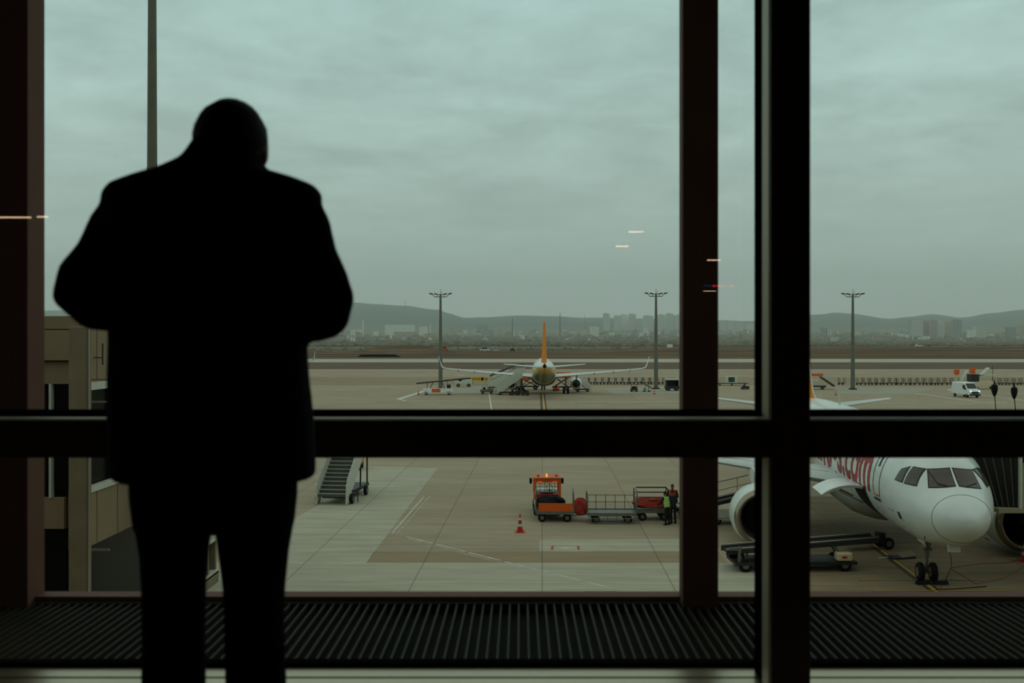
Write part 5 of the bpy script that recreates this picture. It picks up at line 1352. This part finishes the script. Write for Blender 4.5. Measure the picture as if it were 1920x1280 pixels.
# low houses, in clusters
rr = random.Random(21)
cl = [('in the hazy town between the left mast and the orange fin', 835, 1010, 600, 624, 2200, 3000, 34), ('in the hazy town between the orange fin and the middle mast', 1030, 1225, 604, 626, 2100, 3100, 36), ('in the hazy town right of the middle mast', 1236, 1280, 604, 624, 2300, 3000, 10),
      ('in the hazy town between the two columns', 1348, 1414, 612, 630, 2100, 3000, 22), ('between the thick post and the right mast', 1524, 1598, 612, 638, 1900, 2900, 30), ('between the right mast and the tall slabs', 1604, 1704, 612, 638, 1800, 2900, 40),
      ('in front of the tall slabs at right', 1704, 1812, 630, 640, 1700, 2200, 16), ('in the town at the far right', 1812, 1925, 616, 638, 1800, 2800, 34), ('on the slope right of the man', 600, 825, 612, 632, 1700, 2700, 44)]
for lb, xa, xb, ya, yb2, Da, Db, n in cl:
    for i in range(n):
        x_ = rr.uniform(xa, xb); D = rr.uniform(Da, Db); w_ = rr.uniform(4, 12); yt = rr.uniform(ya, yb2)
        hk = rr.randrange(5); hr = rr.choice((roofm, groof, None, None)); ad = ('pale', 'beige', 'pinkish', 'grey', 'white')[hk] + (' red roofed' if hr is roofm else ' slate gabled' if hr is groof else ' flat roofed')
        bld(f'{ad} house ' + lb.replace('in the hazy town ', ''), x_ - w_ / 2, x_ + w_ / 2, max(yt, CY - (terr((x_ - CX) * D / F, D) + rr.uniform(4, 16) - H) * F / D), D, BM[hk], 'house', 'house', 'houses ' + lb, roof=hr)
# white sheds
for lb, x0_, x1_, yt, D in (('low white shed far left in the field below the hill', 711, 722, 631, 1500), ('white gabled shed left of the left mast', 797, 812, 636, 1300), ('white shed first right of the left mast', 858, 868, 637, 1300), ('white shed second right of the left mast', 884, 898, 636, 1300), ('white shed left of the orange fin', 902, 916, 636, 1350),
                            ('long white shed right of the orange fin', 1056, 1078, 634, 1400), ('short white shed second right of the orange fin', 1081, 1095, 637, 1350), ('tiny white shed above the right wing tip', 1252, 1260, 650, 900)):
    D = 2150 if D > 1000 else 900; bld(lb, x0_, x1_, 700, D, wroof, 'shed', 'shed', roof=wroof if D > 1000 else None)
# minarets, poles, pylons
def spire(name, label, cat, px, ytop, D, r, m=groof, ybase=None):
    X = (px - CX) * D / F; zb_ = terr(X, D) - 1; zt = H + (CY - ytop) * D / F - zb_
    o = thing(name, label, cat, (X, D, zb_))
    MB().rings([(0, 0, 0), (0, 0, zt * .75), (0, 0, zt * .9), (0, 0, zt)], [r, r * .8, r * .7, .1], 8).build('shaft', m, o)
    if name == 'minaret': MB().cyl((0, 0, zt * .7), (0, 0, zt * .73), r * 1.7, n=10).build('balcony', m, o)
    if name == 'pylon':
        for k in (.8, .9): MB().bb(-r * 5, r * 5, -.3, .3, zt * k, zt * k + .6).build('crossbar', m, o)
    return o
spire('minaret', 'slim white minaret right of the man', 'minaret', 681, 598, 2300, 1.3, wroof); spire('minaret', 'slim minaret left of the left mast', 'minaret', 807, 606, 2700, 1.3, wroof)
spire('chimney', 'tall thin dark chimney right of the orange fin', 'chimney', 1050, 585, 2400, 1.4, darkmet); spire('chimney', 'thin dark chimney left of the orange fin', 'chimney', 960.5, 594, 2400, 1.2, darkmet)
spire('pylon', 'lattice pylon on the crest of the left hill', 'pylon', 760, 563, 5000, 1.6, darkmet); spire('pylon', 'power pylon in the field between the columns', 'pylon', 1389, 625, 1300, .5, groof)
spire('pylon', 'power pylon in front of the blocks above the white van', 'pylon', 1813, 634, 1400, .5, groof); spire('tower_crane', 'thin tower crane above the skyline right of the fin', 'crane', 1096.5, 588, 3000, .9, groof)
# vehicles in the field
def small_vehicle(label, px, py, D, L_, hh, col, name, cat):
    X = (px - CX) * D / F; z_ = terr(X, D)
    o = thing(name, label, cat, (X, D, z_), R(3))
    MB().bb(-L_ / 2, L_ / 2, -1.1, 1.1, .5, hh * .55).bb(-L_ * .3, L_ * .25, -1, 1, hh * .5, hh).build('body', col, o, bevel=.15)
    MB().bb(-L_ * .28, L_ * .23, -1.03, -1.0, hh * .6, hh * .92).build('windows', glassdk, o)
    wheels(o, [(-L_ * .3, -1, .45), (L_ * .3, -1, .45)], .45, .3)
small_vehicle('white and tan lorry parked on the mound in the field', 909, 652, 780, 8, 3.6, offwhite, 'lorry', 'lorry'); small_vehicle('white car in the field right of the lorry', 930, 653, 770, 4.5, 1.9, white, 'car', 'car')
small_vehicle('small dark vehicle in the field left of the orange fin', 961, 652, 800, 4, 2.4, darkmet, 'car', 'car'); small_vehicle('orange digger in the field just right of the left mast', 834, 654, 760, 5, 3, orange, 'digger', 'digger')
small_vehicle('white car on the field ridge right of the right mast', 1723, 651, 870, 6.5, 2.6, white, 'car', 'car')
X = (770 - CX) * 720 / F; o = MB()
for k in range(3): o.bb(-12 + k * .8, 12 - k * 1.2, -2, 2, k * .5, k * .5 + .45)
o = o.build('pipe_stack', darkmet); o.location = (X, 560, terr(X * 560 / 720, 560)); tag(o, 'long dark stack of pipes lying below the mound in the field', 'pipes')
# scrub and trees
tm1 = mat('scrub_foliage', (128, 116, 92), .95, noise=.4, nscale=.05, c2=(88, 84, 66))
def scrub(label, n, xa, xb, Da, Db, ha, hb, seed):
    rr = random.Random(seed); m = MB()
    for i in range(n):
        px = rr.uniform(xa, xb); D = Da * (Db / Da) ** rr.random(); X = (px - CX) * D / F; z_ = terr(X, D); h_ = rr.uniform(ha, hb); r_ = h_ * rr.uniform(.5, 1.1)
        k = len(m.v); q = 7
        m.v.append((X, D, z_ + h_))
        for lv, (rz_, rrd) in enumerate(((.75, .7), (.35, 1.0), (-.1, .8))):
            for j in range(q): a = 2 * pi * j / q; e = rr.uniform(.75, 1.2); m.v.append((X + r_ * rrd * e * math.cos(a), D + r_ * rrd * e * math.sin(a), z_ + h_ * rz_ * rr.uniform(.85, 1.1)))
        for j in range(q):
            m.f.append((k, k + 1 + j, k + 1 + (j + 1) % q))
            for lv in (0, 1): a0 = k + 1 + lv * q; m.f.append((a0 + j, a0 + q + j, a0 + q + (j + 1) % q, a0 + (j + 1) % q))
    return tag(m.build('distant_trees', tm1), label, 'trees', kind='stuff')
scrub('dark scrub and trees below the hazy town left and centre', 1500, 560, 1420, 1350, 2500, 4, 10, 3)
scrub('dark scrub and trees below the town on the right', 900, 1515, 1940, 1500, 2700, 4, 9, 5)
scrub('low bushes along the edge of the brown field', 260, 560, 1940, 900, 1350, .8, 2.2, 8)
# another airliner, almost wholly behind the man
dup(far_ac, (((464 - CX) * 246 / F), 258, 0), fh, 'farther airliner of which only a wing tip shows right of the man')
